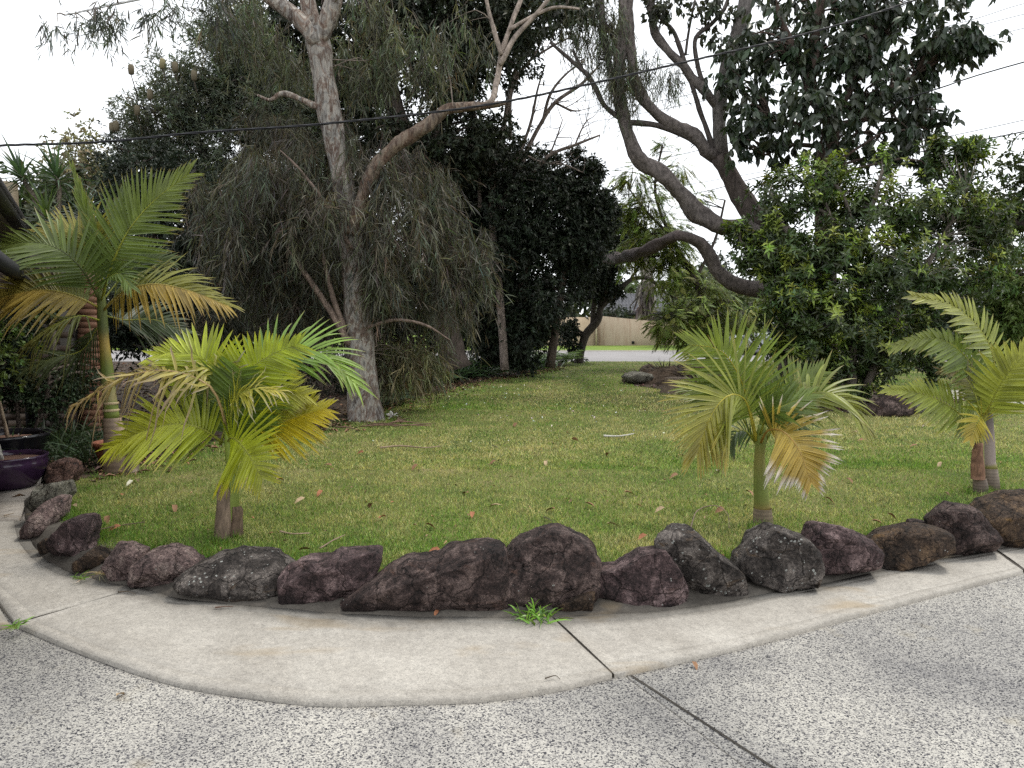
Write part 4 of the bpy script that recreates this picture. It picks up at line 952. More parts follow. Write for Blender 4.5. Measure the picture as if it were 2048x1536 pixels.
big('limb', [(1434, 215, 8), (1413, 185, 9), (1385, 158, 9), (1371, 137, 8), (1340, 105, 8), (1318, 80, 8), (1306, 51, 8), (1302, 0, 8), (1300, -60, 7)], (.15, .13, .12), sides=9)
big('limb', [(1600, 600, 26, .4), (1560, 588, 16, .1), (1520, 579, 15), (1481, 572, 14), (1453, 560, 14), (1432, 540, 13), (1420, 512, 13), (1404, 488, 13), (1370, 472, 10), (1341, 476, 11, .5), (1294, 500, 11, 2), (1247, 514, 11, 5), (1205, 520, 9, 8), (1150, 530, 6, 10.5)], [(.12, .1, .09)] * 8 + [(.09, .07, .065)] * 6)
for q in ([(1252, 244, 5), (1290, 247, 6), (1323, 253, 6), (1371, 270, 7), (1400, 290, 8)], [(1248, 242, 5), (1230, 230, 5), (1207, 208, 5), (1190, 175, 5), (1175, 150, 5), (1150, 128, 4), (1101, 85, 3)], [(1165, 140, 3.5), (1155, 120, 3), (1146, 99, 2)],
          [(1427, 300, 7), (1412, 255, 5), (1399, 219, 5), (1382, 164, 4.5), (1362, 102, 4.5), (1345, 60, 4), (1323, 38, 4), (1310, 10, 3)], [(1413, 182, 5), (1396, 135, 4.5), (1391, 78, 4.5), (1423, 48, 4), (1450, 15, 4), (1465, -40, 3)], [(1371, 110, 3), (1378, 60, 2.5), (1390, 0, 2)], [(1210, 120, 5), (1230, 80, 5), (1205, 40, 6), (1190, -30, 7)], [(1240, 210, 8), (1222, 150, 7), (1208, 70, 7), (1198, -40, 7)]):
    mb = MB(); cl.append(limb(mb, q, Yc, 7, .06, (.10, .085, .078))); part('branch', mb, M['bark_smooth'], bt2, True)
mb = MB()
for l in cl[2:]:
    for _ in range(5):
        a = l[R.randint(0, len(l))]; d = nz(R.randn(3) * (1, .6, .8)); ln = .06 + .12 * R.rand()
        tube(mb, [a, a + d * ln], [.014, .008], 5, 2, 0, (.09, .075, .07))
part('stubs', mb, M['bark_smooth'], bt2, kind='stuff')
mb = MB()
P, out, cc, k = scatter([(1215, 90, Yc, 50, 80, .7), (1250, 130, Yc - .2, 40, 90, .6), (1165, 50, Yc, 60, 50, .7), (1290, 120, Yc, 30, 70, .5), (1230, 10, Yc, 80, 40, .8), (1330, 150, Yc, 25, 40, .4)], 60, 600, .26, .5)
weeping(mb, P, .55, 9, .16, .014, (.085, .095, .06), .22)
P, out, c2, k = scatter([(1170, 20, Yc, 60, 30, .6), (1110, 40, Yc, 40, 30, .5), (1330, 20, Yc, 40, 30, .5), (1420, 10, Yc, 50, 26, .5), (1440, 60, Yc, 20, 50, .4)], 22, 180, .28, .5)
sprigs(mb, P, out, 6, .16, .07, (.04, .05, .03), .6)
part('crown', mb, M['leaf'], bt2, kind='stuff')
mb = MB(); connect(mb, cl, cc, .012, .003, (.1, .085, .075), .8); part('twigs', mb, M['bark_smooth'], bt2, kind='stuff')

# --- big-leaved tree behind the shrub
Yf = 15.0
tree('large_leaved_tree', 'tall tree with big drooping dark leaves rising behind the yellow green shrub', gp(1650, 805, LZ) * (1, 0, 1) + (0, Yf, 0),
     [(Yf, [(1650, 812, 26), (1650, 600, 22), (1650, 420, 20), (1652, 325, 18), (1661, 262, 18), (1660, 232, 17), (1634, 200, 14), (1618, 167, 13), (1627, 120, 11), (1629, 68, 10), (1642, 0, 9), (1650, -80, 7)]),
      (Yf, [(1616, 165, 9), (1600, 130, 8), (1587, 96, 7), (1567, 51, 6), (1550, 0, 4)]), (Yf, [(1660, 236, 10), (1700, 210, 8), (1750, 190, 6), (1830, 150, 4)]), (Yf, [(1662, 240, 8), (1690, 200, 7), (1720, 140, 5), (1760, 80, 4)]),
      (Yf, [(1664, 255, 7), (1720, 240, 5), (1800, 240, 4)]), (Yf, [(1660, 270, 6), (1600, 250, 5), (1540, 240, 3)]), (Yf, [(1655, 295, 5), (1580, 290, 4), (1530, 310, 2)])],
     [(1490, 150, Yf, 55, 100, .8), (1550, 90, Yf, 75, 75, .9), (1600, 230, Yf - .3, 80, 70, .8), (1500, 250, Yf, 50, 55, .7), (1690, 90, Yf, 100, 80, 1), (1770, 60, Yf, 90, 70, 1), (1730, 190, Yf - .3, 100, 70, .9), (1830, 160, Yf, 70, 70, .8), (1880, 80, Yf, 70, 70, .8), (1930, 90, Yf, 35, 45, .5), (1800, 270, Yf, 70, 50, .7), (1850, 225, Yf, 50, 45, .6), (1690, 300, Yf + .4, 80, 40, .6), (1525, 310, Yf, 30, 25, .4), (1620, -10, Yf, 120, 60, 1), (1790, -10, Yf, 120, 50, 1), (1860, 310, Yf, 24, 40, .4)],
     250, 1500, 6, .20, .088, (.042, .06, .034), 'leaf_gloss', six=True, spread=.2, shell=.55, droop=.75, twig=.16, bark=(.105, .075, .062), r0=.035, upN=.5, outw=.4)

# --- yellow-green whorled shrub
Ys = 13.4
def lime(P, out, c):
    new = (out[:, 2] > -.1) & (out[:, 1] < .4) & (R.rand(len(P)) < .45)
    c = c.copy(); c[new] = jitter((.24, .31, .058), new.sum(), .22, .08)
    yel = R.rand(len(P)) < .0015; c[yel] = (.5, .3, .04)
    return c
sh = thing('magnolia_shrub', 'broad shrub with yellow green leaf whorls over a shaded hollow', 'shrub', gp(1700, 808, LZ) * (1, 0, 1) + (0, Ys + .3, 0))
sb = [(1570, 400, Ys, 80, 55, .8), (1640, 370, Ys, 70, 45, .7), (1740, 410, Ys, 100, 80, 1), (1850, 420, Ys, 100, 70, 1), (1925, 340, Ys, 50, 55, .6), (1950, 440, Ys, 70, 50, .8), (1545, 510, Ys, 70, 45, .7), (1650, 510, Ys, 100, 70, 1), (1780, 540, Ys - .3, 110, 80, 1), (1900, 550, Ys, 90, 80, .9), (1640, 630, Ys - .4, 95, 70, 1), (1740, 690, Ys - .3, 100, 55, .9), (1600, 690, Ys - .2, 55, 35, .6), (1845, 670, Ys, 70, 50, .7), (1720, 750, Ys, 70, 26, .5), (1475, 470, Ys, 40, 25, .4), (1990, 500, Ys + .3, 50, 50, .7), (1560, 620, Ys, 50, 50, .6), (1880, 300, Ys, 40, 25, .4), (1862, 265, Ys, 16, 30, .3), (1935, 285, Ys, 18, 30, .3), (1770, 330, Ys, 26, 40, .4), (1600, 325, Ys, 26, 30, .3), (1650, 730, Ys - .3, 60, 30, .6), (1790, 735, Ys - .3, 60, 26, .6), (1880, 720, Ys, 40, 40, .5), (1700, 775, Ys - .2, 40, 20, .4), (1560, 700, Ys, 30, 30, .4), (1560, 465, Ys - .4, 55, 36, .5), (1590, 540, Ys - .5, 60, 50, .6), (1590, 620, Ys - .5, 60, 60, .6), (1600, 720, Ys - .4, 60, 50, .6), (1530, 560, Ys - .3, 36, 40, .5)]
mb = MB(); sl = []
for q in ([(1702, 815, 10), (1705, 700, 9), (1712, 600, 8), (1722, 510, 7), (1740, 430, 5), (1765, 340, 3)], [(1690, 815, 8), (1660, 680, 7), (1620, 560, 5), (1560, 440, 3)], [(1715, 812, 8), (1790, 640, 7), (1860, 520, 5), (1930, 390, 3)], [(1705, 560, 6), (1660, 430, 4), (1625, 360, 3), (1600, 320, 2)], [(1720, 520, 5), (1690, 400, 4), (1650, 350, 2)], [(1620, 400, 3), (1580, 420, 3), (1545, 400, 2)], [(1600, 640, 6), (1540, 540, 4), (1480, 480, 2)], [(1700, 470, 4), (1640, 420, 3), (1600, 425, 2)]):
    sl.append(limb(mb, q, Ys - .2, 8, .06, (.14, .12, .10)))
part('trunk', mb, M['bark_smooth'], sh, True)
P, out, cc, k = scatter(sb, 500, 4500, .18, .42)
ok = P[:, 2] > .25; P, out = P[ok], out[ok]; n = len(P)
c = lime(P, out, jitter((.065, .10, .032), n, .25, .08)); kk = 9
ax = nz(out * .8 + rnd_unit(n) * .35 + np.array((0, 0, .35))); u = nz(np.cross(ax, rnd_unit(n))); w = np.cross(ax, u)
mb = MB()
for j in range(kk):
    a = j * 2.4 + R.rand(n) * .5; e = (.15 + .75 * j / kk) if j < 6 else .95
    rad = u * np.cos(a)[:, None] + w * np.sin(a)[:, None]
    D = nz(rad * (.45 + e * .8) + ax * (1.0 - e) - np.array((0, 0, .12)))
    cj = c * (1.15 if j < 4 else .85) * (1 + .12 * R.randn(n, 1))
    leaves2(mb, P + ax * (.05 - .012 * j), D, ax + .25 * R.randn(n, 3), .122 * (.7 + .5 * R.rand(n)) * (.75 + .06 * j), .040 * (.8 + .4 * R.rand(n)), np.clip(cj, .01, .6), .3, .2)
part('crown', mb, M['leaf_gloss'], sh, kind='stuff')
mb = MB(); connect(mb, sl, cc, .012, .004, (.26, .235, .2), .8); part('twigs', mb, M['bark_smooth'], sh, kind='stuff')

# --- tree and hedge at the right edge
tree('edge_tree', 'dark leaved tree cut off by the right edge of the photo', gp(2150, 790, LZ) * (1, 0, 1) + (0, 18, 0),
     [(18, [(2160, 800, 26), (2140, 600, 22), (2090, 470, 16), (2030, 445, 11), (1960, 452, 6), (1900, 440, 3)]), (18, [(2130, 560, 14), (2100, 380, 9), (2060, 330, 4)])],
     [(2040, 390, 18, 50, 50, 1), (2010, 430, 18, 40, 25, .6), (2080, 480, 18, 60, 40, 1), (2030, 350, 18, 26, 30, .5), (2110, 330, 18, 60, 70, 1), (1960, 430, 18, 30, 22, .5)],
     50, 700, 7, .16, .06, (.06, .085, .03), 'leaf', spread=.26, bark=(.06, .05, .045))
tree('garden_shrub', 'bright green leafy bush at the right edge behind the far palm', gp(2040, 760, LZ) * (1, 0, 1) + (0, 17, 0),
     [(17, [(2040, 780, 8), (2035, 680, 6), (2020, 580, 4)])],
     [(2010, 580, 17, 60, 45, .8), (2060, 540, 17, 60, 40, .8), (2050, 620, 17, 60, 50, .9), (1990, 640, 17.2, 50, 40, .8), (2040, 690, 17.3, 50, 35, .7)],
     70, 1300, 7, .15, .05, (.11, .165, .04), 'leaf', spread=.25)
tree('hedge', 'dark hedge behind the pale fence at the right', at(1950, 650, 25) * (1, 1, 0) + (0, 0, .04),
     [], [(1880, 660, 25, 70, 50, .8), (1980, 650, 25.2, 80, 60, .8), (2060, 640, 25.2, 70, 70, .8), (1800, 640, 25.4, 80, 60, .8), (1900, 590, 25.5, 90, 60, .8), (1700, 640, 25.6, 80, 60, .8), (1600, 650, 26, 60, 40, .7)],
     90, 2600, 7, .17, .06, (.03, .045, .022), spread=.28, cat='hedge')
# ------------------------------------------------------------------ palms
GREEN, DEEP, LIME, YEL, GOLD = (.12, .19, .022), (.05, .09, .022), (.34, .41, .018), (.64, .50, .012), (.46, .28, .05)
TAN, BROWN, GREY, OLIVE, SAGE = (.40, .26, .12), (.13, .075, .04), (.45, .40, .36), (.17, .19, .035), (.10, .135, .06)

class Palm:
    def __init__(s, name, label, base, group):
        s.t = thing(name, label, 'palm', base, group); s.count = 0; s.rest = MB()
    def frond(s, pts, N, L, W=.03, n=34, ang=(68, 22), lm=(1, 1), c0=GREEN, c1=None, tip=None, droop=.12, vee=.12, t0=.14, stem=(.30, .32, .05), rad=.010, sep=True, ragged=0, side_n=None, label=None, c_side=None):
        n = int(n * 1.25); W = W * .98; L = L * 1.07; P = np.array([at(*p) for p in pts]); m = 40
        c = spline(P, m); T = nz(np.gradient(c, axis=0)); N = nz(np.broadcast_to(np.asarray(N, float), (m, 3)))
        S = nz(np.cross(T, N)); Nn = np.cross(S, T)
        mb = MB(); rr = np.linspace(rad, rad * .18, 9)
        tube(mb, spline(P, 9), rr, 5, 17, 0, [stem] * 9)
        fr = part('frond', mb, M['palm'], s.t, True, label)
        c1 = c1 if c1 is not None else c0
        tip = tip or (TAN, .92, .08, .6)
        st = np.array((0, .12, .35, .6, .82, 1.0)); ws = np.array((.45, .95, 1, .82, .5, .04))
        for i in range(n):
            t = t0 + (1 - t0) * (i + .5) / n
            u = (t - t0) / (1 - t0)
            k = t * (m - 1); k0 = int(k); f = k - k0; k1 = min(k0 + 1, m - 1)
            b = c[k0] * (1 - f) + c[k1] * f; Tt, Ss, Nt = T[k0], S[k0], Nn[k0]
            prof = (.55 + .45 * math.sin(math.pi * min(1, u * 1.15 + .12))) * (1 - .35 * u ** 3)
            for sd, q in ((1, lm[0]), (-1, lm[1])):
                if q == 0 or R.rand() < ragged * .35: continue
                a = math.radians(ang[0] + (ang[1] - ang[0]) * u ** .85 + R.randn() * (2.5 + ragged * 14))
                d = nz(Tt * math.cos(a) + Ss * sd * math.sin(a) + Nt * (vee + .06 * R.randn() + ragged * .3 * R.randn()))
                ln = L * prof * q * (.93 + .12 * R.rand()) * (1 - ragged * .5 * R.rand()); w = .88 * W * (.75 + .4 * math.sin(math.pi * min(1, u + .15))) * (.9 + .2 * R.rand()) * (1 - ragged * .4)
                sv = nz(np.cross(d, Nt)); nv = np.cross(sv, d)
                dr = droop * (1 + .5 * R.randn() * (1 + ragged)); V = []; C = []
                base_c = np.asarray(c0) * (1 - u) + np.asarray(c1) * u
                if c_side is not None and sd == c_side[0]: base_c = base_c * (1 - c_side[2]) + np.asarray(c_side[1]) * c_side[2]
                base_c = base_c * (1 + .12 * R.randn())
                for q2, (x, wx) in enumerate(zip(st, ws)):
                    ce = b + d * ln * x - np.array((0, 0, 1.0)) * ln * dr * x ** 2 + (R.randn(3) * ln * .05 * ragged * x)
                    ww = w * wx / 2
                    V += [ce + sv * ww + nv * ww * .45, ce, ce - sv * ww + nv * ww * .45]
                    cc = base_c
                    if tip is not None:
                        g = np.clip((x - tip[1]) / max(1e-3, tip[2]), 0, 1) * (tip[3] if len(tip) > 3 else 1)
                        cc = base_c * (1 - g) + np.asarray(tip[0]) * (1 + .2 * R.randn()) * g
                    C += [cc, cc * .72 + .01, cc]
                Fq = [(3 * e + o, 3 * e + o + 1, 3 * e + o + 4, 3 * e + o + 3) for e in range(5) for o in (0, 1)]
                C = np.clip(np.array(C), .01, .8)
                if sep and s.count < 292:
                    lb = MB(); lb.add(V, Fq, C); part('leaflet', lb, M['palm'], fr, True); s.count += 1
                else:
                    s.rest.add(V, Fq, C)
        return fr
    def done(s):
        if s.rest.n: part('leaflets', s.rest, M['palm'], s.t, True, kind='stuff')

def ringed(mb, pts, Y, c_lo, c_hi, n=26, sides=16, amp=.035):
    """short palm stem with leaf-scar rings"""
    P = np.array([np.r_[at(q[0], q[1], Y), q[2] * Y / F] for q in pts]); S = spline(P, n)
    rad = S[:, 3] * (1 + amp * (np.arange(n) % 2)); C = np.linspace(0, 1, n)[:, None]
    tint = np.asarray(c_lo) * (1 - C) + np.asarray(c_hi) * C; tint = tint * np.where(np.arange(n)[:, None] % 2, 1.1, .72)
    th = np.linspace(0, 2 * math.pi, sides, endpoint=False)
    V = S[:, None, :3] + rad[:, None, None] * np.stack([np.cos(th), np.sin(th), 0 * th], -1)[None]
    k, j = np.meshgrid(np.arange(n - 1), np.arange(sides), indexing='ij'); a = k * sides + j; b = k * sides + (j + 1) % sides
    mb.add(V.reshape(-1, 3), np.stack([a, b, b + sides, a + sides], -1).reshape(-1, 4), np.repeat(np.clip(tint, .01, .8), sides, 0))

def sheath(P, px, py0, py1, w, Y, col, open_=.6, lean=0, rot=0, label=None):
    """dry leaf base wrapped round a stem: a curved strip with thickness"""
    mb = MB(); n = 9; th = np.linspace(-open_ * math.pi, open_ * math.pi, 9) + rot; rows = []
    for f in np.linspace(0, 1, n):
        c = at(px + lean * f, py0 + (py1 - py0) * f, Y); r = w * Y / F * (1.0 - .18 * f + .06 * math.sin(f * 7)); o = 1 - .6 * max(0, f - .7) / .3
        rows.append(c + r * np.stack([np.sin(th * o), -np.cos(th * o), 0 * th + .02 * np.cos(th * 3) * f], -1))
    A = np.array(rows); inner = A * 1.0; ctr = A.mean(1, keepdims=True); inner = ctr + (A - ctr) * .86
    m = len(th); k, j = np.meshgrid(np.arange(n - 1), np.arange(m - 1), indexing='ij'); a = k * m + j
    q = np.stack([a, a + 1, a + m + 1, a + m], -1).reshape(-1, 4)
    tint = np.asarray(col) * (1 + .2 * R.randn(n * m, 1))
    mb.add(A.reshape(-1, 3), q, np.clip(tint, .01, .8)); mb.add(inner.reshape(-1, 3), q[:, ::-1], np.clip(tint * .5, .01, .8))
    for row in (0, n - 1):
        e = [(row * m + j, row * m + j + 1, n * m + row * m + j + 1, n * m + row * m + j) for j in range(m - 1)]; mb.F.append(np.array(e))
    for colm in (0, m - 1):
        e = [(k * m + colm, (k + 1) * m + colm, n * m + (k + 1) * m + colm, n * m + k * m + colm) for k in range(n - 1)]; mb.F.append(np.array(e))
    return part('leaf_sheath', mb, M['wood_dry'], P.t, True, label)

PG = 'young feather palms on the lawn'
CAM = (0, -1, .15)
# -------- near left palm
YA = 5.15
A = Palm('young_palm', 'bright yellow green young palm with split brown leaf sheath near the path', gp(452, 1085, LZ), PG)
mb = MB(); ringed(mb, [(452, 1092, 20), (452, 1075, 19), (452, 1050, 17)], YA, (.16, .11, .075), (.22, .16, .11), 12); part('trunk_base', mb, M['palm_stem'], A.t, True)
mb = MB(); tube(mb, [at(x, y, YA) for x, y in ((462, 1085), (464, 1000), (464, 940), (460, 880), (456, 850))], [r * YA / F for r in (14, 14, 12, 11, 8)], 12, 16, 0, [(.16, .20, .04)] * 3 + [(.2, .26, .04)] * 2); part('crownshaft', mb, M['palm_stem'], A.t, True)
sheath(A, 448, 1082, 965, 19, YA - .02, (.20, .145, .105), .55, 2, -.2)
sheath(A, 464, 1085, 1010, 20, YA + .01, (.14, .095, .065), .4, 7, 1.3)
B_ = (456, 875)
A.frond([(455, 880, YA), (470, 800, YA - .02), (498, 742, YA - .03), (545, 708, YA - .02), (598, 688, YA)], (0, -1, .1), .36, .030, 26, (85, 40), (1, .75), LIME, LIME, (YEL, .75, .25, .4), .03, .05, .2)
A.frond([(456, 882, YA - .05), (465, 876, YA - .2), (482, 888, YA - .3), (503, 917, YA - .38), (524, 955, YA - .42)], (-.05, -1, .15), .36, .026, 26, (112, 38), (1, 1), LIME, (.33, .36, .02), (YEL, .7, .3, .6), .05, -.02, .12)
A.frond([(445, 885, YA - .02), (405, 858, YA - .12), (355, 848, YA - .18), (290, 862, YA - .2), (225, 895, YA - .2)], (-.1, -.8, .55), .36, .028, 27, (72, 26), (1, 1), (.30, .36, .02), (.46, .46, .03), (TAN, .88, .12, .6), .18, .1, .1)
A.frond([(450, 870, YA + .1), (440, 790, YA + .05), (415, 725, YA), (365, 706, YA - .02), (310, 712, YA - .02)], (.1, -.75, .6), .36, .032, 26, (80, 25), (.8, 1), (.31, .40, .025), (.44, .48, .04), (TAN, .85, .15, .5), .03, .08, .25)
A.frond([(440, 890, YA + .02), (452, 850, YA - .02), (464, 800, YA - .05), (474, 765, YA - .08), (480, 738, YA - .1)], (0, -1, 0), .42, .034, 20, (82, 55), (1, 1), (.12, .19, .03), GREEN, (YEL, .85, .15, .35), .03, .05, .18)
A.frond([(465, 880, YA), (505, 865, YA + .08), (555, 848, YA + .12), (605, 830, YA + .14), (650, 818, YA + .15)], (0, -.9, .35), .33, .027, 26, (70, 28), (1, 1), (.30, .34, .035), (.5, .43, .03), (GREY, .9, .1, .8), .12, .02, .22, c_side=(1, YEL, .75), stem=(.5, .42, .05))
A.frond([(462, 865, YA + .1), (500, 770, YA + .2), (560, 712, YA + .28), (640, 705, YA + .3), (715, 772, YA + .28)], (.2, -.6, .8), .44, .026, 26, (62, 22), (.9, 1), (.17, .30, .05), (.24, .36, .05), None, .2, .1, .25, sep=True)
A.frond([(452, 860, YA - .05), (425, 778, YA - .15), (340, 742, YA - .2), (240, 758, YA - .2), (140, 818, YA - .2)], (.1, -.7, .7), .30, .028, 40, (60, 22), (.8, 1), (.40, .36, .07), (.42, .30, .12), ((.30, .21, .15), .3, .5, .85), .75, .02, .25, ragged=.7, sep=False, label='withered brown edged frond hanging to the left', stem=(.42, .30, .14))
A.frond([(458, 868, YA - .08), (470, 800, YA - .2), (510, 778, YA - .26), (560, 782, YA - .28)], (0, -.6, .8), .26, .024, 20, (60, 25), (1, 1), (.36, .37, .04), (.45, .38, .05), (GREY, .7, .2, .9), .35, .05, .3, ragged=.5, sep=False)
A.frond([(462, 870, YA + .05), (510, 800, YA + .05), (560, 785, YA + .06), (612, 790, YA + .06)], (0, -.8, .6), .30, .026, 22, (64, 25), (1, 1), (.2, .28, .03), (.4, .38, .04), (BROWN, .85, .15, .9), .1, .06, .25, sep=False)
A.frond([(440, 882, YA + .12), (400, 850, YA + .2), (378, 812, YA + .24), (370, 790, YA + .25)], (0, -1, 0), .36, .03, 16, (70, 40), (1, 1), (.13, .18, .03), (.2, .23, .04), None, .03, .02, .2, sep=False)
A.frond([(452, 860, YA - .02), (440, 760, YA - .05), (410, 735, YA - .1), (370, 745, YA - .13)], (0, -.6, .8), .3, .025, 18, (60, 25), (1, 1), (.3, .34, .04), (.42, .37, .06), (GREY, .6, .3, .8), .5, .05, .3, ragged=.5, sep=False)
A.done()

# -------- middle right palm
YB = 5.5
Bp = Palm('young_palm', 'green young palm with a tall unopened spear, behind the speckled pointed rock', gp(1525, 1066, LZ), PG)
mb = MB(); ringed(mb, [(1527, 1082, 24), (1526, 1052, 21), (1525, 1016, 17.5)], YB, (.15, .115, .085), (.22, .17, .12), 18); part('trunk_base', mb, M['palm_stem'], Bp.t, True)
mb = MB(); tube(mb, [at(x, y, YB) for x, y in ((1525, 1020), (1523, 1000), (1520, 960), (1519, 915), (1522, 880), (1524, 850))], [r * YB / F for r in (17, 15.5, 13, 10.5, 11, 8)], 14, 22, 0, [(.26, .17, .06), (.17, .19, .045), (.17, .2, .045), (.24, .22, .06), (.16, .2, .04), (.16, .2, .04)]); part('crownshaft', mb, M['palm_stem'], Bp.t, True)
mb = MB(); tube(mb, [at(1522, 860, YB + .02), at(1526, 760, YB + .02), at(1530, 626, YB + .02)], [.014, .010, .002], 7, 12, 0, (.22, .26, .05)); part('spear', mb, M['palm_stem'], Bp.t, True)
Bp.frond([(1515, 885, YB), (1498, 810, YB - .05), (1476, 748, YB - .08), (1440, 700, YB - .1), (1380, 690, YB - .12)], (.1, -1, .1), .46, .027, 30, (84, 30), (1, 1), (.15, .23, .03), (.24, .30, .04), None, .05, .05, .2, stem=(.42, .37, .04))
Bp.frond([(1512, 882, YB - .05), (1490, 800, YB - .2), (1455, 792, YB - .3), (1420, 835, YB - .38), (1395, 905, YB - .42)], (.15, -.9, .4), .47, .024, 34, (78, 20), (1, 1), (.19, .25, .03), (.36, .31, .05), (GOLD, .75, .25, .7), .16, .05, .22, stem=(.46, .40, .05))
Bp.frond([(1522, 885, YB - .05), (1535, 862, YB - .2), (1565, 862, YB - .32), (1598, 900, YB - .42), (1622, 965, YB - .48)], (.05, -1, .2), .32, .025, 28, (88, 34), (1, 1), (.42, .32, .05), (.46, .31, .06), ((.62, .56, .52), .62, .2, .95), .12, -.08, .3, stem=(.42, .26, .06), label='orange yellow frond with white dried tips')
Bp.frond([(1530, 880, YB), (1570, 830, YB), (1630, 785, YB - .05), (1690, 800, YB - .1), (1735, 860, YB - .12)], (.2, -.6, .75), .36, .026, 20, (66, 20), (1, 1), (.22, .26, .05), (.26, .27, .05), (TAN, .85, .15, .6), .3, .12, .3)
Bp.frond([(1528, 875, YB + .1), (1556, 825, YB + .12), (1590, 780, YB + .14), (1640, 745, YB + .15)], (-.2, -.8, .6), .34, .026, 24, (70, 30), (1, 1), (.10, .155, .03), (.2, .26, .05), None, .05, .1, .2, sep=False)
Bp.frond([(1520, 870, YB - .02), (1535, 830, YB - .14), (1560, 815, YB - .2), (1620, 790, YB - .2)], (-.3, -.7, .7), .3, .022, 22, (55, 25), (1, 1), (.09, .14, .028), (.16, .22, .04), None, .1, .1, .2, sep=False)
Bp.frond([(1510, 880, YB + .1), (1470, 815, YB + .1), (1420, 788, YB + .1), (1365, 775, YB + .1)], (.1, -.8, .6), .32, .022, 24, (62, 22), (1, 1), (.15, .21, .04), (.2, .24, .05), None, .08, .08, .25, sep=False)
Bp.frond([(1528, 890, YB + .04), (1552, 850, YB), (1590, 845, YB - .05), (1625, 890, YB - .08)], (.2, -.6, .7), .24, .03, 9, (60, 25), (1, 1), (.07, .12, .03), (.13, .19, .04), None, .35, .1, .2, sep=False)
Bp.frond([(1514, 890, YB + .04), (1490, 862, YB - .02), (1470, 868, YB - .06), (1455, 900, YB - .08)], (-.2, -.6, .7), .2, .022, 9, (60, 25), (1, 1), (.05, .09, .025), (.08, .12, .03), None, .35, .1, .2, sep=False)
Bp.done()

# -------- pair of stems at the right
YC = 6.62
Cp = Palm('young_palm', 'young palm with a grey ringed stem at the right edge of the lawn', gp(1981, 978, LZ), PG)
mb = MB(); ringed(mb, [(1980, 982, 18), (1980, 962, 17), (1979, 936, 14)], YC, (.12, .09, .07), (.24, .19, .15), 16); part('trunk_base', mb, M['palm_stem'], Cp.t, True)
mb = MB(); tube(mb, [at(x, y, YC) for x, y in ((1979, 938), (1978, 928), (1977, 926), (1976, 880), (1975, 838), (1972, 800))], [r * YC / F for r in (14, 13.5, 13, 12, 10, 8)], 14, 22, 0, [(.22, .20, .07), (.22, .2, .07), (.30, .24, .21), (.28, .23, .20), (.13, .11, .09), (.16, .18, .05)]); part('crownshaft', mb, M['palm_stem'], Cp.t, True)
Cp.frond([(1972, 830, YC + .05), (1990, 740, YC + .05), (1965, 665, YC), (1905, 612, YC - .05), (1825, 592, YC - .08)], (.2, -.85, .45), .36, .044, 22, (78, 20), (.65, 1), (.30, .36, .08), (.36, .36, .09), (TAN, .9, .1, .4), .06, .1, .22, stem=(.4, .38, .08))
Cp.frond([(1968, 835, YC - .02), (1952, 745, YC - .1), (1905, 690, YC - .15), (1855, 676, YC - .18), (1790, 690, YC - .2)], (.2, -.9, .3), .32, .042, 22, (82, 22), (.5, 1), (.11, .18, .02), (.22, .25, .05), (TAN, .9, .1, .5), .06, .1, .22, c_side=None)
Cp.frond([(1962, 870, YC - .02), (1925, 832, YC - .1), (1880, 802, YC - .15), (1830, 785, YC - .18), (1775, 778, YC - .2)], (.1, -.9, .4), .32, .036, 22, (76, 20), (.7, 1), (.20, .26, .045), (.33, .36, .06), (YEL, .8, .2, .5), .08, .1, .15)
Cp.frond([(1965, 850, YC - .06), (1992, 785, YC - .2), (2025, 735, YC - .28), (2070, 690, YC - .32)], (-.3, -.95, .2), .34, .042, 20, (78, 35), (1, 1), (.26, .31, .045), (.36, .37, .06), (TAN, .9, .1, .4), .05, .05, .15)
Cp.frond([(1978, 840, YC), (2000, 780, YC), (2050, 745, YC), (2110, 770, YC)], (0, -.6, .75), .34, .03, 20, (66, 25), (1, 1), (.14, .20, .04), (.26, .27, .06), (TAN, .8, .2, .6), .3, .1, .2, sep=False)
Cp.frond([(1970, 850, YC + .1), (1985, 800, YC + .2), (2010, 770, YC + .25), (2050, 760, YC + .3)], (0, -.8, .6), .26, .024, 18, (64, 25), (1, 1), (.06, .09, .028), (.1, .12, .04), (BROWN, .7, .3, .8), .2, .1, .2, ragged=.3, sep=False)
Cp.done()
C2 = Palm('young_palm', 'short leaning palm stem wrapped in a brown sheath beside the grey ringed stem', gp(1961, 988, LZ), PG)
mb = MB(); ringed(mb, [(1962, 990, 15), (1961, 972, 14), (1959, 955, 12)], YC - .12, (.11, .085, .07), (.2, .15, .12), 12); part('trunk_base', mb, M['palm_stem'], C2.t, True)
mb = MB(); tube(mb, [at(x, y, YC - .12) for x, y in ((1959, 958), (1958, 900), (1963, 860), (1968, 830))], [r * YC / F for r in (11, 9, 7, 5)], 10, 14, 0, (.18, .2, .05)); part('crownshaft', mb, M['palm_stem'], C2.t, True)
sheath(C2, 1956, 958, 884, 13, YC - .14, (.20, .11, .07), .7, -2, .3)
C2.frond([(1966, 850, YC - .14), (1962, 835, YC - .22), (1955, 845, YC - .27), (1940, 878, YC - .3)], (-.3, -.9, .3), .2, .026, 14, (75, 25), (1, 1), (.40, .38, .05), (.5, .38, .05), (TAN, .8, .2, .5), .15, .05, .1)
C2.frond([(1966, 850, YC - .12), (1950, 790, YC - .16), (1925, 750, YC - .18), (1880, 740, YC - .18)], (.1, -.8, .5), .2, .022, 16, (66, 25), (1, 1), (.14, .17, .045), (.24, .18, .08), (BROWN, .7, .3, .7), .15, .05, .3)
C2.done()

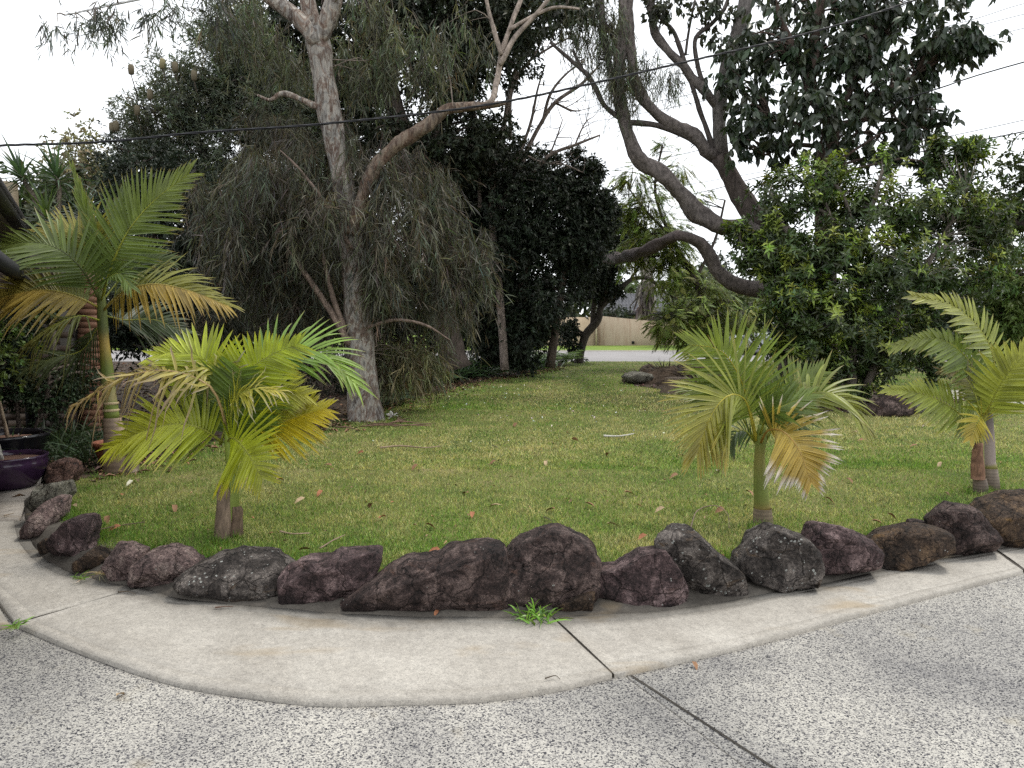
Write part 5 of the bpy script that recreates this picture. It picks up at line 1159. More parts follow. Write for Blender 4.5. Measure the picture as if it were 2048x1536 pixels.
# -------- big left palm
YD = 7.4
Dp = Palm('tall_palm', 'tall palm with a swollen ringed base at the left end of the lawn', gp(238, 948, LZ), None)
mb = MB(); ringed(mb, [(238, 952, 29), (236, 930, 29), (234, 900, 25), (230, 870, 21), (224, 835, 17)], YD, (.20, .14, .095), (.30, .22, .16), 22, 18, .012)
part('trunk_base', mb, M['palm_stem'], Dp.t, True)
mb = MB(); tube(mb, [at(x, y, YD) for x, y in ((224, 838), (221, 805), (219, 795), (214, 740), (209, 690), (206, 660), (204, 620), (202, 580))], [r * YD / F for r in (15, 13, 13, 12, 9.5, 10, 9, 7)], 14, 26, 0, [(.15, .18, .04), (.15, .18, .04), (.26, .22, .10), (.13, .165, .035), (.28, .2, .05), (.09, .10, .03), (.10, .12, .03), (.10, .12, .03)]); part('crownshaft', mb, M['palm_stem'], Dp.t, True)
for py, r in ((806, 14), (820, 15)):
    mb = MB(); c = at(222, py, YD); rr = r * YD / F; lathe(mb, [(rr * .98, -.012), (rr * 1.08, 0), (rr * .98, .012)], c, 14, (.42, .33, .2)); part('leaf_scar', mb, M['palm_stem'], Dp.t, True)
sheath(Dp, 266, 942, 868, 15, YD - .02, (.24, .185, .145), .5, 2, -.3)
Dp.frond([(205, 600, YD), (222, 535, YD - .05), (258, 460, YD - .1), (310, 400, YD - .12), (375, 350, YD - .14)], (-.1, -1, .1), .52, .033, 34, (80, 22), (1, 1), (.13, .195, .045), (.2, .25, .05), None, .05, .05, .14, stem=(.34, .36, .05), rad=.013)
Dp.frond([(208, 620, YD - .02), (245, 585, YD - .15), (310, 568, YD - .25), (390, 585, YD - .3), (455, 612, YD - .32)], (.05, -.75, .65), .46, .030, 34, (74, 22), (.9, 1), (.20, .22, .045), (.30, .28, .055), (TAN, .85, .15, .5), .3, .06, .12, c_side=(1, GOLD, .65), stem=(.42, .34, .09), rad=.013)
Dp.frond([(198, 615, YD - .02), (150, 592, YD - .12), (90, 580, YD - .2), (30, 588, YD - .25), (-40, 612, YD - .3)], (-.05, -.8, .6), .44, .034, 32, (74, 24), (1, 1), (.17, .20, .045), (.44, .33, .07), (GREY, .92, .08, .7), .25, .06, .1, c_side=(-1, GOLD, .5), stem=(.38, .32, .07), rad=.013)
Dp.frond([(198, 600, YD - .05), (165, 540, YD - .2), (120, 500, YD - .3), (60, 485, YD - .36), (-30, 500, YD - .4)], (-.05, -.75, .65), .5, .032, 30, (70, 22), (1, 1), (.10, .155, .035), (.22, .27, .06), None, .18, .06, .1, stem=(.08, .10, .03), rad=.012)
Dp.frond([(200, 590, YD + .08), (185, 520, YD + .08), (168, 475, YD + .05), (130, 458, YD + .03), (80, 466, YD)], (-.1, -.8, .5), .42, .03, 28, (76, 25), (1, .9), (.21, .24, .06), (.42, .36, .08), (GOLD, .8, .2, .5), .08, .06, .2, sep=False)
Dp.frond([(200, 580, YD), (185, 480, YD + .02), (165, 400, YD + .04), (148, 340, YD + .05)], (0, -1, 0), .30, .03, 20, (16, 8), (1, 1), (.14, .2, .04), (.2, .26, .045), None, .0, .02, .15, sep=False)
Dp.frond([(204, 640, YD + .05), (165, 700, YD + .1), (110, 715, YD + .05), (50, 740, YD)], (0, -.65, .75), .36, .028, 30, (64, 22), (1, 1), (.07, .095, .045), (.12, .145, .06), (TAN, .9, .1, .4), .4, .05, .1, sep=False)
Dp.frond([(206, 630, YD + .2), (250, 640, YD + .4), (310, 640, YD + .5), (370, 665, YD + .6)], (0, -.7, .7), .42, .026, 28, (70, 25), (1, 1), (.05, .075, .03), (.085, .12, .045), None, .15, .06, .12, sep=False)
Dp.frond([(206, 600, YD + .2), (240, 560, YD + .35), (290, 520, YD + .45), (340, 520, YD + .5)], (0, -.8, .5), .42, .028, 28, (72, 25), (1, 1), (.07, .105, .04), (.12, .16, .05), None, .1, .06, .12, sep=False)
Dp.frond([(198, 640, YD - .1), (160, 632, YD - .3), (110, 650, YD - .4), (50, 690, YD - .45)], (0, -.5, .85), .34, .022, 24, (56, 20), (1, 1), (.11, .13, .03), (.22, .2, .05), (BROWN, .8, .2, .7), .7, .05, .2, ragged=.3, sep=False)
Dp.frond([(203, 600, YD - .08), (215, 560, YD - .3), (240, 548, YD - .4), (262, 575, YD - .45)], (0, -.6, .7), .3, .026, 18, (64, 25), (1, 1), (.09, .14, .03), (.14, .2, .04), None, .2, .06, .2, sep=False)
Dp.frond([(202, 570, YD + .1), (215, 500, YD + .15), (240, 430, YD + .2), (250, 390, YD + .22)], (-.3, -.8, .4), .4, .03, 24, (72, 28), (1, 1), (.09, .14, .035), (.15, .21, .045), None, .05, .06, .15, sep=False)
Dp.done()

# -------- sword-leaved dracaenas by the house
def rosette(T, px, py, Y, lean, L, n, col, W=.035):
    c = at(px, py, Y); ax = nz(np.array(lean, float))
    u = nz(np.cross(ax, (0.2, 1, .1))); w = np.cross(ax, u)
    for i in range(n):
        a = i * 2.4; e = (i / n) ** .8
        d = nz((u * math.cos(a) + w * math.sin(a)) * (.25 + 1.15 * e) + ax * (1.15 - 1.35 * e))
        ln = L * (.75 + .4 * R.rand()); cc = np.asarray(col) * (1 + .25 * R.randn()); 
        mb = MB(); tipc = cc * .9 + np.array((.05, .03, .0)) if e > .75 else cc
        strips(mb, (c - ax * .12 * e)[None], d[None], ln, W, np.clip(cc, .01, .5)[None], .18 + .45 * e * R.rand(), 5, (np.cross(d, ax) * 0 + ax + .1 * R.randn(3))[None], np.clip(tipc, .01, .5))
        part('leaf', mb, M['palm'], T)
YE = 9.3
dr = thing('dracaena', 'tall spiky dracaena with sword leaf heads against the sky at far left', 'plant', gp(110, 880, LZ) * (1, 0, 1) + (0, YE, 0))
mb = MB()
tube(mb, [at(x, y, YE) for x, y in ((110, 885), (105, 700), (95, 560), (90, 470), (70, 400), (42, 352))], [.05, .045, .04, .035, .028, .022], 8, None, .04, (.17, .14, .11)); part('stem', mb, M['bark_smooth'], dr, True)
mb = MB(); tube(mb, [at(x, y, YE) for x, y in ((92, 500), (115, 430), (118, 375), (108, 345))], [.035, .03, .025, .02], 8, None, .04, (.17, .14, .11)); part('stem', mb, M['bark_smooth'], dr, True)
mb = MB(); tube(mb, [at(x, y, YE) for x, y in ((94, 560), (96, 480), (94, 432))], [.03, .025, .02], 8, None, .04, (.17, .14, .11)); part('stem', mb, M['bark_smooth'], dr, True)
rosette(dr, 40, 345, YE, (-.35, -.1, 1), .52, 44, (.055, .10, .05))
rosette(dr, 112, 348, YE, (-.2, -.1, 1), .58, 48, (.055, .10, .05))
rosette(dr, 92, 428, YE - .2, (0, -.35, 1), .50, 48, (.085, .13, .04))
rosette(dr, 165, 420, YE + .3, (.3, -.1, 1), .5, 34, (.05, .085, .04))
# ------------------------------------------------------------------ house at the left edge
HY = 9.7
hx = at(134, 700, HY)[0]                       # right-hand corner of the brick wall
house = thing('brick_house', 'brown brick house with dark roof edges behind the palms at the left', 'house', (hx - 3, HY + 1, LZ))
BR = (.075, .05, .038)
mb = MB(); mb.box((hx - 3.02, HY + .35, 1.2), (6.0, .5, 2.35), 0, (.085, .075, .066)); part('wall', mb, M['plain'], house)
wall_o = [o for o in house.children][0]
bmeshes = []
for v in range(6):
    mb = MB(); mb.box((0, 0, 0), (.228, .10, .074), 0, np.array(BR) * (.65 + .6 * R.rand()) * (1, .95 + .1 * R.rand(), .9 + .2 * R.rand()), .985)
    me = mb.mesh('brick'); me.materials.append(M['plain']); bmeshes.append(me)
mb = MB(); mb.box((0, 0, 0), (.228, .10, .074), 0, (.20, .10, .06), .985); me_o = mb.mesh('brick'); me_o.materials.append(M['plain'])
rl = np.array(house.location); cnt = 0
for r in range(25):
    z = LZ + .06 + r * .086
    for cix in range(9):
        x = hx - .13 - cix * .24 - (.12 if r % 2 else 0)
        if x < hx - 2.05: continue
        o = link('brick', bmeshes[R.randint(6)], wall_o, (x - rl[0], HY + .143 + .006 * R.rand() - rl[1], z - rl[2])); cnt += 1
# orange brick pier standing past the corner, shade darkened into its brick colour
pier = thing('brick_pier', 'orange brick pier glimpsed through palm leaves beside the house', 'pier', (hx + .16, HY + .3, LZ))
mb = MB(); mb.box((hx + .16, HY + .3, 1.2), (.20, .26, 2.2), 0, (.15, .085, .058)); part('core', mb, M['plain'], pier)
for r in range(25):
    z = .03 + r * .080
    link('brick', me_o, pier, (0.0 if r % 2 else .006, -.086, z))
mb = MB()
# gable above, cream boards with a black beam and a dark barge board
gx0, gx1 = at(-200, 500, HY)[0], at(46, 470, HY)[0]
zt = at(30, 452, HY)[2]; zb = at(30, 484, HY)[2]
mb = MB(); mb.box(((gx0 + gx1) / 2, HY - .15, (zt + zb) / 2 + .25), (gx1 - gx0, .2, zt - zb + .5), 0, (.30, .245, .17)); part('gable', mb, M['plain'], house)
mb = MB(); mb.box(((gx0 + gx1) / 2, HY - .32, at(30, 447, HY)[2]), (gx1 - gx0 + .1, .12, .13), 0, (.012, .012, .014)); part('beam', mb, M['plain'], house)
mb = MB(); px = at(46, 500, HY - .3); mb.box((px[0], HY - .3, px[2] - .9), (.09, .09, 2.6), 0, (.02, .02, .022)); part('post', mb, M['plain'], house)
def board(name, a, b, h, thick, col, par):
    a, b = np.array(a), np.array(b); d = b - a; n = nz(np.cross(d, (0, 1, 0)));  n = n if n[2] > 0 else -n
    mb = MB(); V = []
    for y in (-thick / 2, thick / 2):
        for q, s in ((a, 0), (b, 0), (b, -h), (a, -h)): V.append(q + n * s + (0, y, 0))
    mb.add(V, [(0, 1, 2, 3), (7, 6, 5, 4), (0, 4, 5, 1), (1, 5, 6, 2), (2, 6, 7, 3), (3, 7, 4, 0)], col); return part(name, mb, M['plain'], par)
# the long eave runs away from the camera along the left edge of the view
ez = 2.6
def on(px, py, z):
    dx, dy, dz = ray(px, py); t = (z - CAMZ) / dz; return np.array((dx * t, dy * t, z))
e1 = on(66, 462, ez); ed = nz(e1 - on(0, 355, ez)); e0 = e1 - ed * 6.5; el = np.array((-ed[1], ed[0], 0))
def hbox(name, a, b, w, h, col, par, mat='plain'):
    """beam of width w (towards the house) and height h hung below the line a-b"""
    V = [a, b, b + el * w, a + el * w]; V = V + [v - (0, 0, h) for v in V]
    mb = MB(); mb.add(V, [(0, 1, 2, 3), (7, 6, 5, 4), (0, 4, 5, 1), (1, 5, 6, 2), (2, 6, 7, 3), (3, 7, 4, 0)], col); return part(name, mb, M[mat], par)
hbox('gutter', e0, e1, .10, .13, (.03, .028, .029), house)
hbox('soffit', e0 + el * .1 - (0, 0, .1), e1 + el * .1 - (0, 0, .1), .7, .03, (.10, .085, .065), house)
V = [e0 + (0, 0, .01), e1 + (0, 0, .01), e1 + el * 3.2 + (0, 0, 1.25), e0 + el * 3.2 + (0, 0, 1.25)]; V = V + [v - (0, 0, .08) for v in V]
mb = MB(); mb.add(V, [(3, 2, 1, 0), (4, 5, 6, 7), (0, 1, 5, 4), (1, 2, 6, 5), (2, 3, 7, 6), (3, 0, 4, 7)], (.05, .045, .045)); part('roof', mb, M['plain'], house)
w0, w1 = e0 + el * .8 - (0, 0, .12), e1 + el * .8 - (0, 0, .12)
mb = MB(); V = [w0, w1, w1 * (1, 1, 0), w0 * (1, 1, 0)]; mb.add(V + [v + el * .2 for v in V], [(0, 1, 2, 3), (7, 6, 5, 4), (0, 4, 5, 1), (1, 5, 6, 2), (2, 6, 7, 3), (3, 7, 4, 0)], (.09, .06, .046)); part('side_wall', mb, M['plain'], house)
b1 = on(70, 556, 2.02); hbox('beam', b1 - ed * 4.2, b1, .08, .10, (.014, .014, .016), house)

# ------------------------------------------------------------------ pots
def pot(name, label, c, prof, mat, soil_r, soil_z):
    t = thing(name, label, 'pot', c, 'glazed garden pots')
    mb = MB(); lathe(mb, prof, c, 36, (1, 1, 1)); part('bowl', mb, mat, t, True)
    mb = MB(); lathe(mb, [(soil_r, soil_z), (soil_r * .5, soil_z + .012), (.001, soil_z + .015)], c, 24, (.16, .09, .065)); part('soil', mb, M['litter'], t)
    return t
c1 = gp(18, 987, PZ); c1 = at(16, 900, c1[1] + .30) * (1, 1, 0) + (0, 0, PZ)
pot('plant_pot', 'round purple glazed pot on the pavers at the left edge', c1, [(.001, 0), (.20, 0), (.215, .012), (.27, .09), (.318, .19), (.325, .235), (.312, .262), (.322, .275), (.322, .292), (.295, .29), (.285, .255), (.285, .24)], M['glaze_purple'], .29, .245)
c2 = at(12, 900, c1[1] + .68) * (1, 1, 0) + (0, 0, LZ - .02)
pot('plant_pot', 'black glazed pot with a wide shiny rim behind the purple one', c2, [(.001, 0), (.22, 0), (.30, .1), (.36, .22), (.375, .28), (.40, .31), (.402, .335), (.365, .34), (.345, .30), (.34, .27)], M['glaze_black'], .345, .275)
c3 = gp(205, 938, LZ) + (0, .25, 0)
pot('plant_pot', 'terracotta pot half hidden behind the swollen palm base', c3, [(.001, 0), (.13, 0), (.17, .12), (.19, .2), (.205, .2), (.205, .235), (.18, .235), (.175, .2)], M['terracotta'], .175, .2)
st = thing('potted_shrub', 'small leafy standard shrub on a thin trunk in the black pot', 'shrub', c2 + (0, 0, .28))
mb = MB(); tube(mb, [c2 + (.03, 0, .27), c2 + (-.03, 0, .6), c2 + (-.10, .0, .95), c2 + (-.12, 0, 1.25)], [.02, .017, .014, .01], 8, 14, .03, (.22, .17, .12)); part('trunk', mb, M['bark_smooth'], st, True)
mb = MB(); P = c2 + (-.14, 0, 1.2) + R.randn(170, 3) * (.2, .16, .2); sprigs(mb, P, nz(P - c2 - (-.14, 0, 1.1)), 6, .06, .035, (.10, .15, .04), .1, .8, False, .08); part('crown', mb, M['leaf'], st, kind='stuff')
mb = MB(); tube(mb, [c1 + (-.02, -.05, .24), c1 + (-.075, -.03, .42), c1 + (-.16, 0, .72), c1 + (-.25, 0, 1.1)], [.017, .015, .013, .008], 8, 12, .02, (.40, .38, .34))
o = single('bare_sapling', mb, M['bark_smooth'], 'bare pale grey stem leaning out of the purple pot', 'plant', c1 + (0, 0, .245), None, True)
# painted pinwheel among the plants behind the pots
cw = at(33, 893, c2[1] + .3)
pw = thing('garden_pinwheel', 'small painted pinwheel ornament half hidden behind the pots', 'ornament', (cw[0], cw[1], LZ))
mb = MB(); tube(mb, [(cw[0], cw[1] + .02, LZ), tuple(cw + (0, .02, 0))], [.006, .006], 6, 2, 0, (.3, .3, .3)); part('stake', mb, M['plain'], pw)
cols = [(.5, .25, .12), (.5, .42, .15), (.15, .4, .5), (.45, .5, .5), (.12, .35, .15), (.4, .15, .12)]
for i in range(14):
    a = i / 14 * 2 * math.pi; d = np.array((math.cos(a), 0, math.sin(a))); s = np.array((-math.sin(a), 0, math.cos(a)))
    mb = MB(); mb.add([cw + d * .03, cw + d * .09 + s * .022 + (0, -.012, 0), cw + d * .15, cw + d * .09 - s * .022 + (0, .012, 0)], [(0, 1, 2), (0, 2, 3)], cols[i % 6]); part('blade', mb, M['plain'], pw)

# ------------------------------------------------------------------ strappy plants, ferns and undergrowth in the beds
def clump(name, label, c, n, L, W, col, spread=.12, sag=.5, cat='plant', group='strappy clumps in the garden bed', lean=.75):
    mb = MB(); c = np.asarray(c, float)
    P = c + R.randn(n, 3) * (spread, spread, 0); P[:, 2] = c[2] - .01
    D = nz(np.c_[R.randn(n, 2) * lean, np.full(n, 1.0)])
    strips(mb, P, D, L * (.55 + .6 * R.rand(n)), W, jitter(col, n, .3, .1), sag * (.5 + .8 * R.rand(n)), 4, np.c_[R.randn(n), R.randn(n), np.zeros(n)])
    mb.V[-1][:, 2] = np.maximum(mb.V[-1][:, 2], c[2] - .02)
    return single(name, mb, M['leaf_gloss'], label, cat, c, group)
left = [(150, 905, 7.9), (95, 870, 8.3), (60, 880, 8.0), (180, 880, 8.5), (130, 850, 9.0), (300, 895, 8.6), (85, 845, 9.1), (350, 850, 10.2), (300, 865, 9.4), (420, 840, 10.6), (250, 880, 8.9)]
ug = MB()
for px, py, Y in left:
    c = at(px, py, Y); c[2] = LZ
    n = 120; P = c + R.randn(n, 3) * (.22, .22, 0); P[:, 2] = LZ; strips(ug, P, nz(np.c_[R.randn(n, 2) * .75, np.ones(n)]), .62 * (.55 + .6 * R.rand(n)), .016, jitter((.035, .058, .025), n, .3, .1), .3 + .4 * R.rand(n), 4, np.c_[R.randn(n, 2), np.zeros(n)])
struct('undergrowth', ug, M['leaf'], kind='stuff')
ORD = ['first', 'second', 'third', 'fourth', 'fifth', 'sixth', 'seventh', 'eighth', 'ninth']
mid = [(905, 21.0), (940, 21.3), (975, 21.6), (1005, 22.2), (1040, 22.6), (880, 20.3), (955, 20.6), (1075, 23.5), (890, 19.4), (922, 19.9)]
mid.sort()
for i_, (px, Y) in enumerate(mid):
    c = at(px, 700, Y); c[2] = LZ
    clump('strappy_plant', (ORD + ['tenth'])[i_] + ' glossy arching clump from the left along the mulch edge', c, 150, 1.15, .032, (.065, .12, .04), .25, .6)
def fern(c, n, L, col, label, group):
    t = thing('fern', label, 'fern', c, group); c = np.asarray(c)
    for i in range(n):
        a = i * 2.4 + R.rand(); e = .5 + .5 * R.rand(); d = nz(np.array((math.cos(a) * e, math.sin(a) * e, 1.1)))
        m = 13; tt = np.linspace(.1, 1, m); ln = L * (.7 + .5 * R.rand())
        cl = c + d * ln * tt[:, None] - np.array((0, 0, 1)) * (ln * .5 * tt ** 2)[:, None] + np.array((d[0], d[1], 0)) * (ln * .3 * tt ** 2)[:, None]
        T = nz(np.gradient(cl, axis=0)); S = nz(np.cross(T, (0, 0, 1.0))); mb = MB(); tube(mb, cl, np.linspace(.008, .002, m), 4, m, 0, col)
        for s in (-1, 1):
            strips(mb, cl, nz(S * s + T * .35), ln * .24 * np.sin(np.pi * np.clip(tt * .9 + .08, 0, 1)) + .02, .045, jitter(col, m, .15, .05), .2, 2, np.broadcast_to((0.0, -.4, 1), (m, 3)))
        part('frond', mb, M['leaf'], t)
for i_, (px, Y) in enumerate(((1125, 25.2), (1095, 24.6))): fern((*at(px, 700, Y)[:2], LZ), 14, 1.2, (.12, .19, .04), ('bright green fern nearest the small leaning tree', 'bright green fern tucked under the black green bushy tree')[i_], 'bright ferns')
for i_, (px, py, Y) in enumerate(((770, 0, 12.9), (795, 0, 13.6), (850, 0, 15.5), (905, 0, 17.8), (930, 0, 19))): fern((*at(px, 700, Y)[:2], LZ), 12, .6, (.04, .075, .025), ORD[i_] + ' low dark fern counting from the gum along the mulch edge', 'dark ferns')
tree('shade_shrub', 'dark leafy shrub against the brick wall behind the pots', at(40, 800, 8.9) * (1, 1, 0) + (0, 0, LZ), [(8.9, [(40, 880, 4), (30, 760, 3.5), (25, 660, 2.5)]), (8.9, [(60, 880, 3), (90, 800, 2.5), (100, 740, 2)])], [(20, 660, 8.9, 45, 60, .35), (10, 760, 8.9, 45, 50, .35), (100, 790, 9.1, 40, 40, .3), (160, 760, 9.4, 40, 50, .4), (60, 610, 9.1, 40, 30, .3)], 60, 1300, 6, .06, .026, (.035, .055, .025), spread=.26, twig=.1)
# wispy yuccas and weed at the mulch heap
for px, py, Y, sl_ in ((1330, 758, 18.4, 'spiky dead looking rosette left of the tree stump'), (1372, 765, 17.5, 'spiky dead looking rosette just right of the tree stump')):
    c = at(px, 700, Y); c[2] = LZ + .15
    clump('spiky_plant', sl_, c, 26, .55, .03, (.06, .055, .045), .05, .15, group='spiky rosettes on the mulch heap', lean=1.1)
cw = gp(1070, 1236, PZ); clump('weed_tuft', 'bright green weed tuft sprouting at the slab joint', cw + (0, .0, .005), 70, .16, .011, (.16, .30, .04), .045, .5, 'weed', None, 1.0)
for (px, py), lab in (((160, 1178 - 20), 'tiny weed beside the small yellow stained rock'), ((738, 1160), 'small weed in the gap left of the longest rock'), ((1752, 1122), 'little weed between the purple rock and the orange stained rock'), ((30, 1252), 'tiny weed at the corner of the concrete slab')):
    c = gp(px, py, PZ + .03); clump('weed_tuft', lab, c + (0, .02, 0), 16, .085, .009, (.15, .26, .05), .02, .5, 'weed', None, 1.0)
for (px, py), lab in (((1165, 1175), 'dry straw tuft beside the tallest boulder'), ((1362, 1185), 'dry straw tuft at the foot of the blackish rock'), ((205, 1148), 'wisp of dry straw beside the squarish rock')):
    c = gp(px, py, PZ + .03); clump('straw_tuft', lab, c + (0, .02, 0), 26, .13, .005, (.42, .34, .2), .03, .5, 'dry grass', None, 1.2)

# mound of mulch
mb = MB(); c = gp(1400, 768, LZ); n = 70; gx, gy = np.meshgrid(np.linspace(-1, 1, n), np.linspace(-1, 1, n)); r2 = np.clip(1 - gx ** 2 - gy ** 2, 0, 1)
Z = .36 * r2 ** .8 + np.where(r2 > 0, .03 * R.randn(n, n), -.05)
V = np.stack([c[0] + gx * 1.7, c[1] + .6 + gy * 1.1, LZ + Z], -1).reshape(-1, 3); k, j = np.meshgrid(np.arange(n - 1), np.arange(n - 1), indexing='ij'); a = k * n + j
mb.add(V, np.stack([a, a + 1, a + n + 1, a + n], -1).reshape(-1, 4), (1, 1, 1)); struct('mulch_mound', mb, M['mulch'])
mound_c = c

# ------------------------------------------------------------------ litter
def scraps(mb, X, Y, z, L, W, col, flat=.25):
    n = len(X); a = R.rand(n) * 6.28; D = np.c_[np.cos(a), np.sin(a), flat * R.randn(n)]
    leaves2(mb, np.c_[X, Y, np.full(n, z) + .01 * R.rand(n)], D, np.c_[flat * R.randn(n, 2), np.ones(n)], L * (.5 + R.rand(n)), W * (.5 + R.rand(n)), jitter(col, n, .35, .12), .3, .3)
mb = MB()
n = 16000; X = R.rand(n) * 17 - 13; Y = 7.5 + R.rand(n) ** 1.5 * 19; ok = ingroup(X, Y, bed_poly); scraps(mb, X[ok], Y[ok], LZ + .008, .10, .035, (.17, .11, .07))
n = 5000; X = R.rand(n) * 10 + 2; Y = 11 + R.rand(n) * 9; ok = ingroup(X, Y, stump_bed); scraps(mb, X[ok], Y[ok], LZ + .008, .10, .035, (.15, .10, .07))
n = 1500; t = R.rand(n); q = np.array([gp(x, y, LZ) for x, y in bedl]); qs = spline(q, 300)[(t * 299).astype(int)]; scraps(mb, qs[:, 0] + .25 * R.randn(n), qs[:, 1] - .1 + .35 * R.randn(n), LZ + .02, .09, .03, (.2, .125, .075))
n = 750; X = R.randn(n) * 4 + 1; Y = 4.6 + R.rand(n) ** 1.4 * 17; ok = ingroup(X, Y, lawn_poly); scraps(mb, X[ok], Y[ok], LZ + .024, .035, .014, (.26, .17, .09))
struct('leaf_litter', mb, M['litter'], kind='stuff')
mb = MB(); n = 260; X = R.randn(n) * 2.6 + .2; Y = 9 + R.rand(n) * 11; ok = ingroup(X, Y, lawn_poly); scraps(mb, X[ok], Y[ok], LZ + .036, .035, .022, (.6, .6, .52)); struct('fallen_petals', mb, M['litter'], kind='stuff')

fl = {}
for key, L, W, col in (('brown', .085, .045, (.22, .12, .065)), ('russet', .08, .04, (.36, .15, .075)), ('tan', .095, .04, (.42, .31, .19)), ('pale', .10, .035, (.48, .46, .36))):
    for v in range(3):
        mb = MB(); leaves6(mb, np.array([[-L / 2, 0, .01]]), np.array([[1, 0, .1]]), np.array([[0, .2, 1.0]]), L, W, np.array(col) * (.8 + .4 * R.rand()), .25, .35 + .2 * v)
        me = mb.mesh('fallen_leaf'); me.materials.append(M['litter']); fl[key, v] = me
txt = {'brown': 'curled dull brown fallen leaf lying on the lawn', 'russet': 'reddish fallen leaf lying on the lawn', 'tan': 'pale tan fallen leaf lying on the lawn', 'pale': 'whitish dry fallen leaf lying on the lawn'}
spots = [(1095, 1040, 'pale'), (862, 1052, 'brown'), (985, 925, 'brown'), (990, 895, 'pale'), (1215, 908, 'brown'), (1092, 925, 'tan'), (1150, 880, 'brown'), (1258, 985, 'brown'), (1100, 1018, 'brown'), (945, 1030, 'russet'), (1225, 1048, 'tan'), (740, 1010, 'brown'), (765, 1035, 'russet'), (1085, 1060, 'russet'), (868, 1100, 'russet'), (1755, 1045, 'brown'), (1440, 1020, 'brown'), (1450, 890, 'tan'), (1425, 915, 'brown'), (1500, 985, 'brown'), (1435, 940, 'pale'), (1708, 865, 'tan'), (1725, 880, 'brown'), (1830, 890, 'brown'), (148, 1012, 'tan'), (188, 1036, 'tan'), (215, 1038, 'brown'), (246, 990, 'russet'), (260, 965, 'pale'), (350, 1015, 'brown'), (560, 960, 'brown'), (600, 1000, 'tan'), (640, 985, 'russet'), (610, 1100, 'brown'), (655, 930, 'brown'), (720, 905, 'russet'), (830, 935, 'brown'), (1290, 820, 'russet'), (1350, 950, 'brown'), (1285, 1075, 'russet'), (1660, 1000, 'brown'), (1700, 960, 'brown'), (1785, 1035, 'brown'), (1880, 930, 'tan'), (1030, 850, 'brown'), (1180, 1010, 'brown'), (990, 1010, 'tan'), (930, 985, 'brown'), (1320, 1020, 'tan'), (230, 1056, 'russet')]
fcount = {}
LAND = [(452, 1080, 'the near left palm'), (1525, 1060, 'the middle palm'), (1970, 985, 'the paired palm stems at the right'), (730, 845, 'the pale gum'), (238, 948, 'the swollen palm base'), (1237, 872, 'the bleached stick'), (590, 1066, 'the pale forked twig'), (130, 1080, 'the dark tilted rock'), (860, 1130, 'the longest rock'), (1100, 1090, 'the tallest boulder'), (1420, 1020, 'the wiry arching stem'), (1690, 1060, 'the sharp peaked purple rock'), (1280, 760, 'the flat pale rock'), (820, 895, 'the long brown stick'), (1640, 830, 'the broad shrub')]
for i, (px, py, key) in enumerate(spots):
    g = gp(px, py, LZ + .03); o = link('fallen_leaf', fl[key, i % 3], None, tuple(g)); o.rotation_euler = (.25 * R.randn(), .25 * R.randn(), R.rand() * 6.28); s = 1 + .03 * max(0, g[1] - 5); o.scale = (s, s, s)
    lm = min(LAND, key=lambda q: (q[0] - px) ** 2 + (2.2 * (q[1] - py)) ** 2); fcount[key, lm[2]] = fcount.get((key, lm[2]), []) + [(o, (lm[0] - px) ** 2 + (lm[1] - py) ** 2)]
    tag(o, txt[key], 'leaf', {'brown': 'brown', 'russet': 'reddish', 'tan': 'tan', 'pale': 'whitish'}[key] + ' fallen leaves on the lawn')
for (key, lm), grp in fcount.items():
    for i, (o, _) in enumerate(sorted(grp, key=lambda q: q[1])):
        nm = {'brown': 'curled dull brown', 'russet': 'reddish', 'tan': 'pale tan', 'pale': 'whitish dry'}[key]
        o['label'] = '%s fallen leaf on the grass %snearest to %s' % (nm, ('', 'second ', 'third ', 'fourth ', 'fifth ', 'sixth ')[i], lm)
for px, py, lab, key in ((240, 1388, 'single yellow leaf on the speckled driveway', 'tan'), (1390, 1360 - 30, 'dry leaf in the joint edge of the driveway', 'brown'), (873, 1226, 'small brown leaf below the longest rock', 'russet'), (1850, 1068, 'tan leaf caught on the knobbly dark rock', 'tan')):
    z = .012 if py > 1300 else (PZ + .01 if py > 1200 else .25)
    g = gp(px, py, z) if z < .2 else at(px, py, gp(1024, 1100, PZ)[1] - .02)
    o = link('fallen_leaf', fl[key, 1], None, tuple(g)); o.rotation_euler = (0, 0, R.rand() * 6); o.scale = (.6, .6, .6); tag(o, lab, 'leaf')
def stick(pts, z, r, col, lab, name='twig'):
    P = [gp(x, y, z) + (0, 0, .012 * R.rand()) for x, y in pts]; mb = MB(); tube(mb, P, np.linspace(r, r * .4, len(P)), 6, None, .1, col); single(name, mb, M['wood_dry'], lab, 'twig', P[0], None, True)
stick([(560, 1064), (585, 1070), (620, 1068)], LZ + .035, .007, (.36, .27, .19), 'pale forked twig on the grass right of the near left palm')
stick([(1207, 872), (1240, 872), (1268, 868)], LZ + .04, .016, (.5, .48, .42), 'pale bleached stick lying flat in the middle of the lawn')
stick([(185, 1066), (230, 1054), (290, 1045)], LZ + .035, .006, (.14, .10, .07), 'long dark twig lying above the dark tilted rock')
stick([(1380, 1060), (1395, 1022), (1430, 1014), (1455, 1030), (1458, 1058)], LZ + .05, .005, (.2, .15, .11), 'thin wiry stem arching over the grass left of the middle palm')
stick([(640, 1100), (665, 1085), (690, 1072)], LZ + .035, .006, (.25, .18, .13), 'thin twig behind the mauve rock')
stick([(760, 897), (800, 893), (850, 896), (880, 893)], LZ + .04, .012, (.3, .22, .15), 'long brown stick on the worn grass in front of the gum')
stick([(430, 1216), (450, 1214), (466, 1213)], PZ + .008, .004, (.12, .07, .05), 'short dark twig on the concrete path')
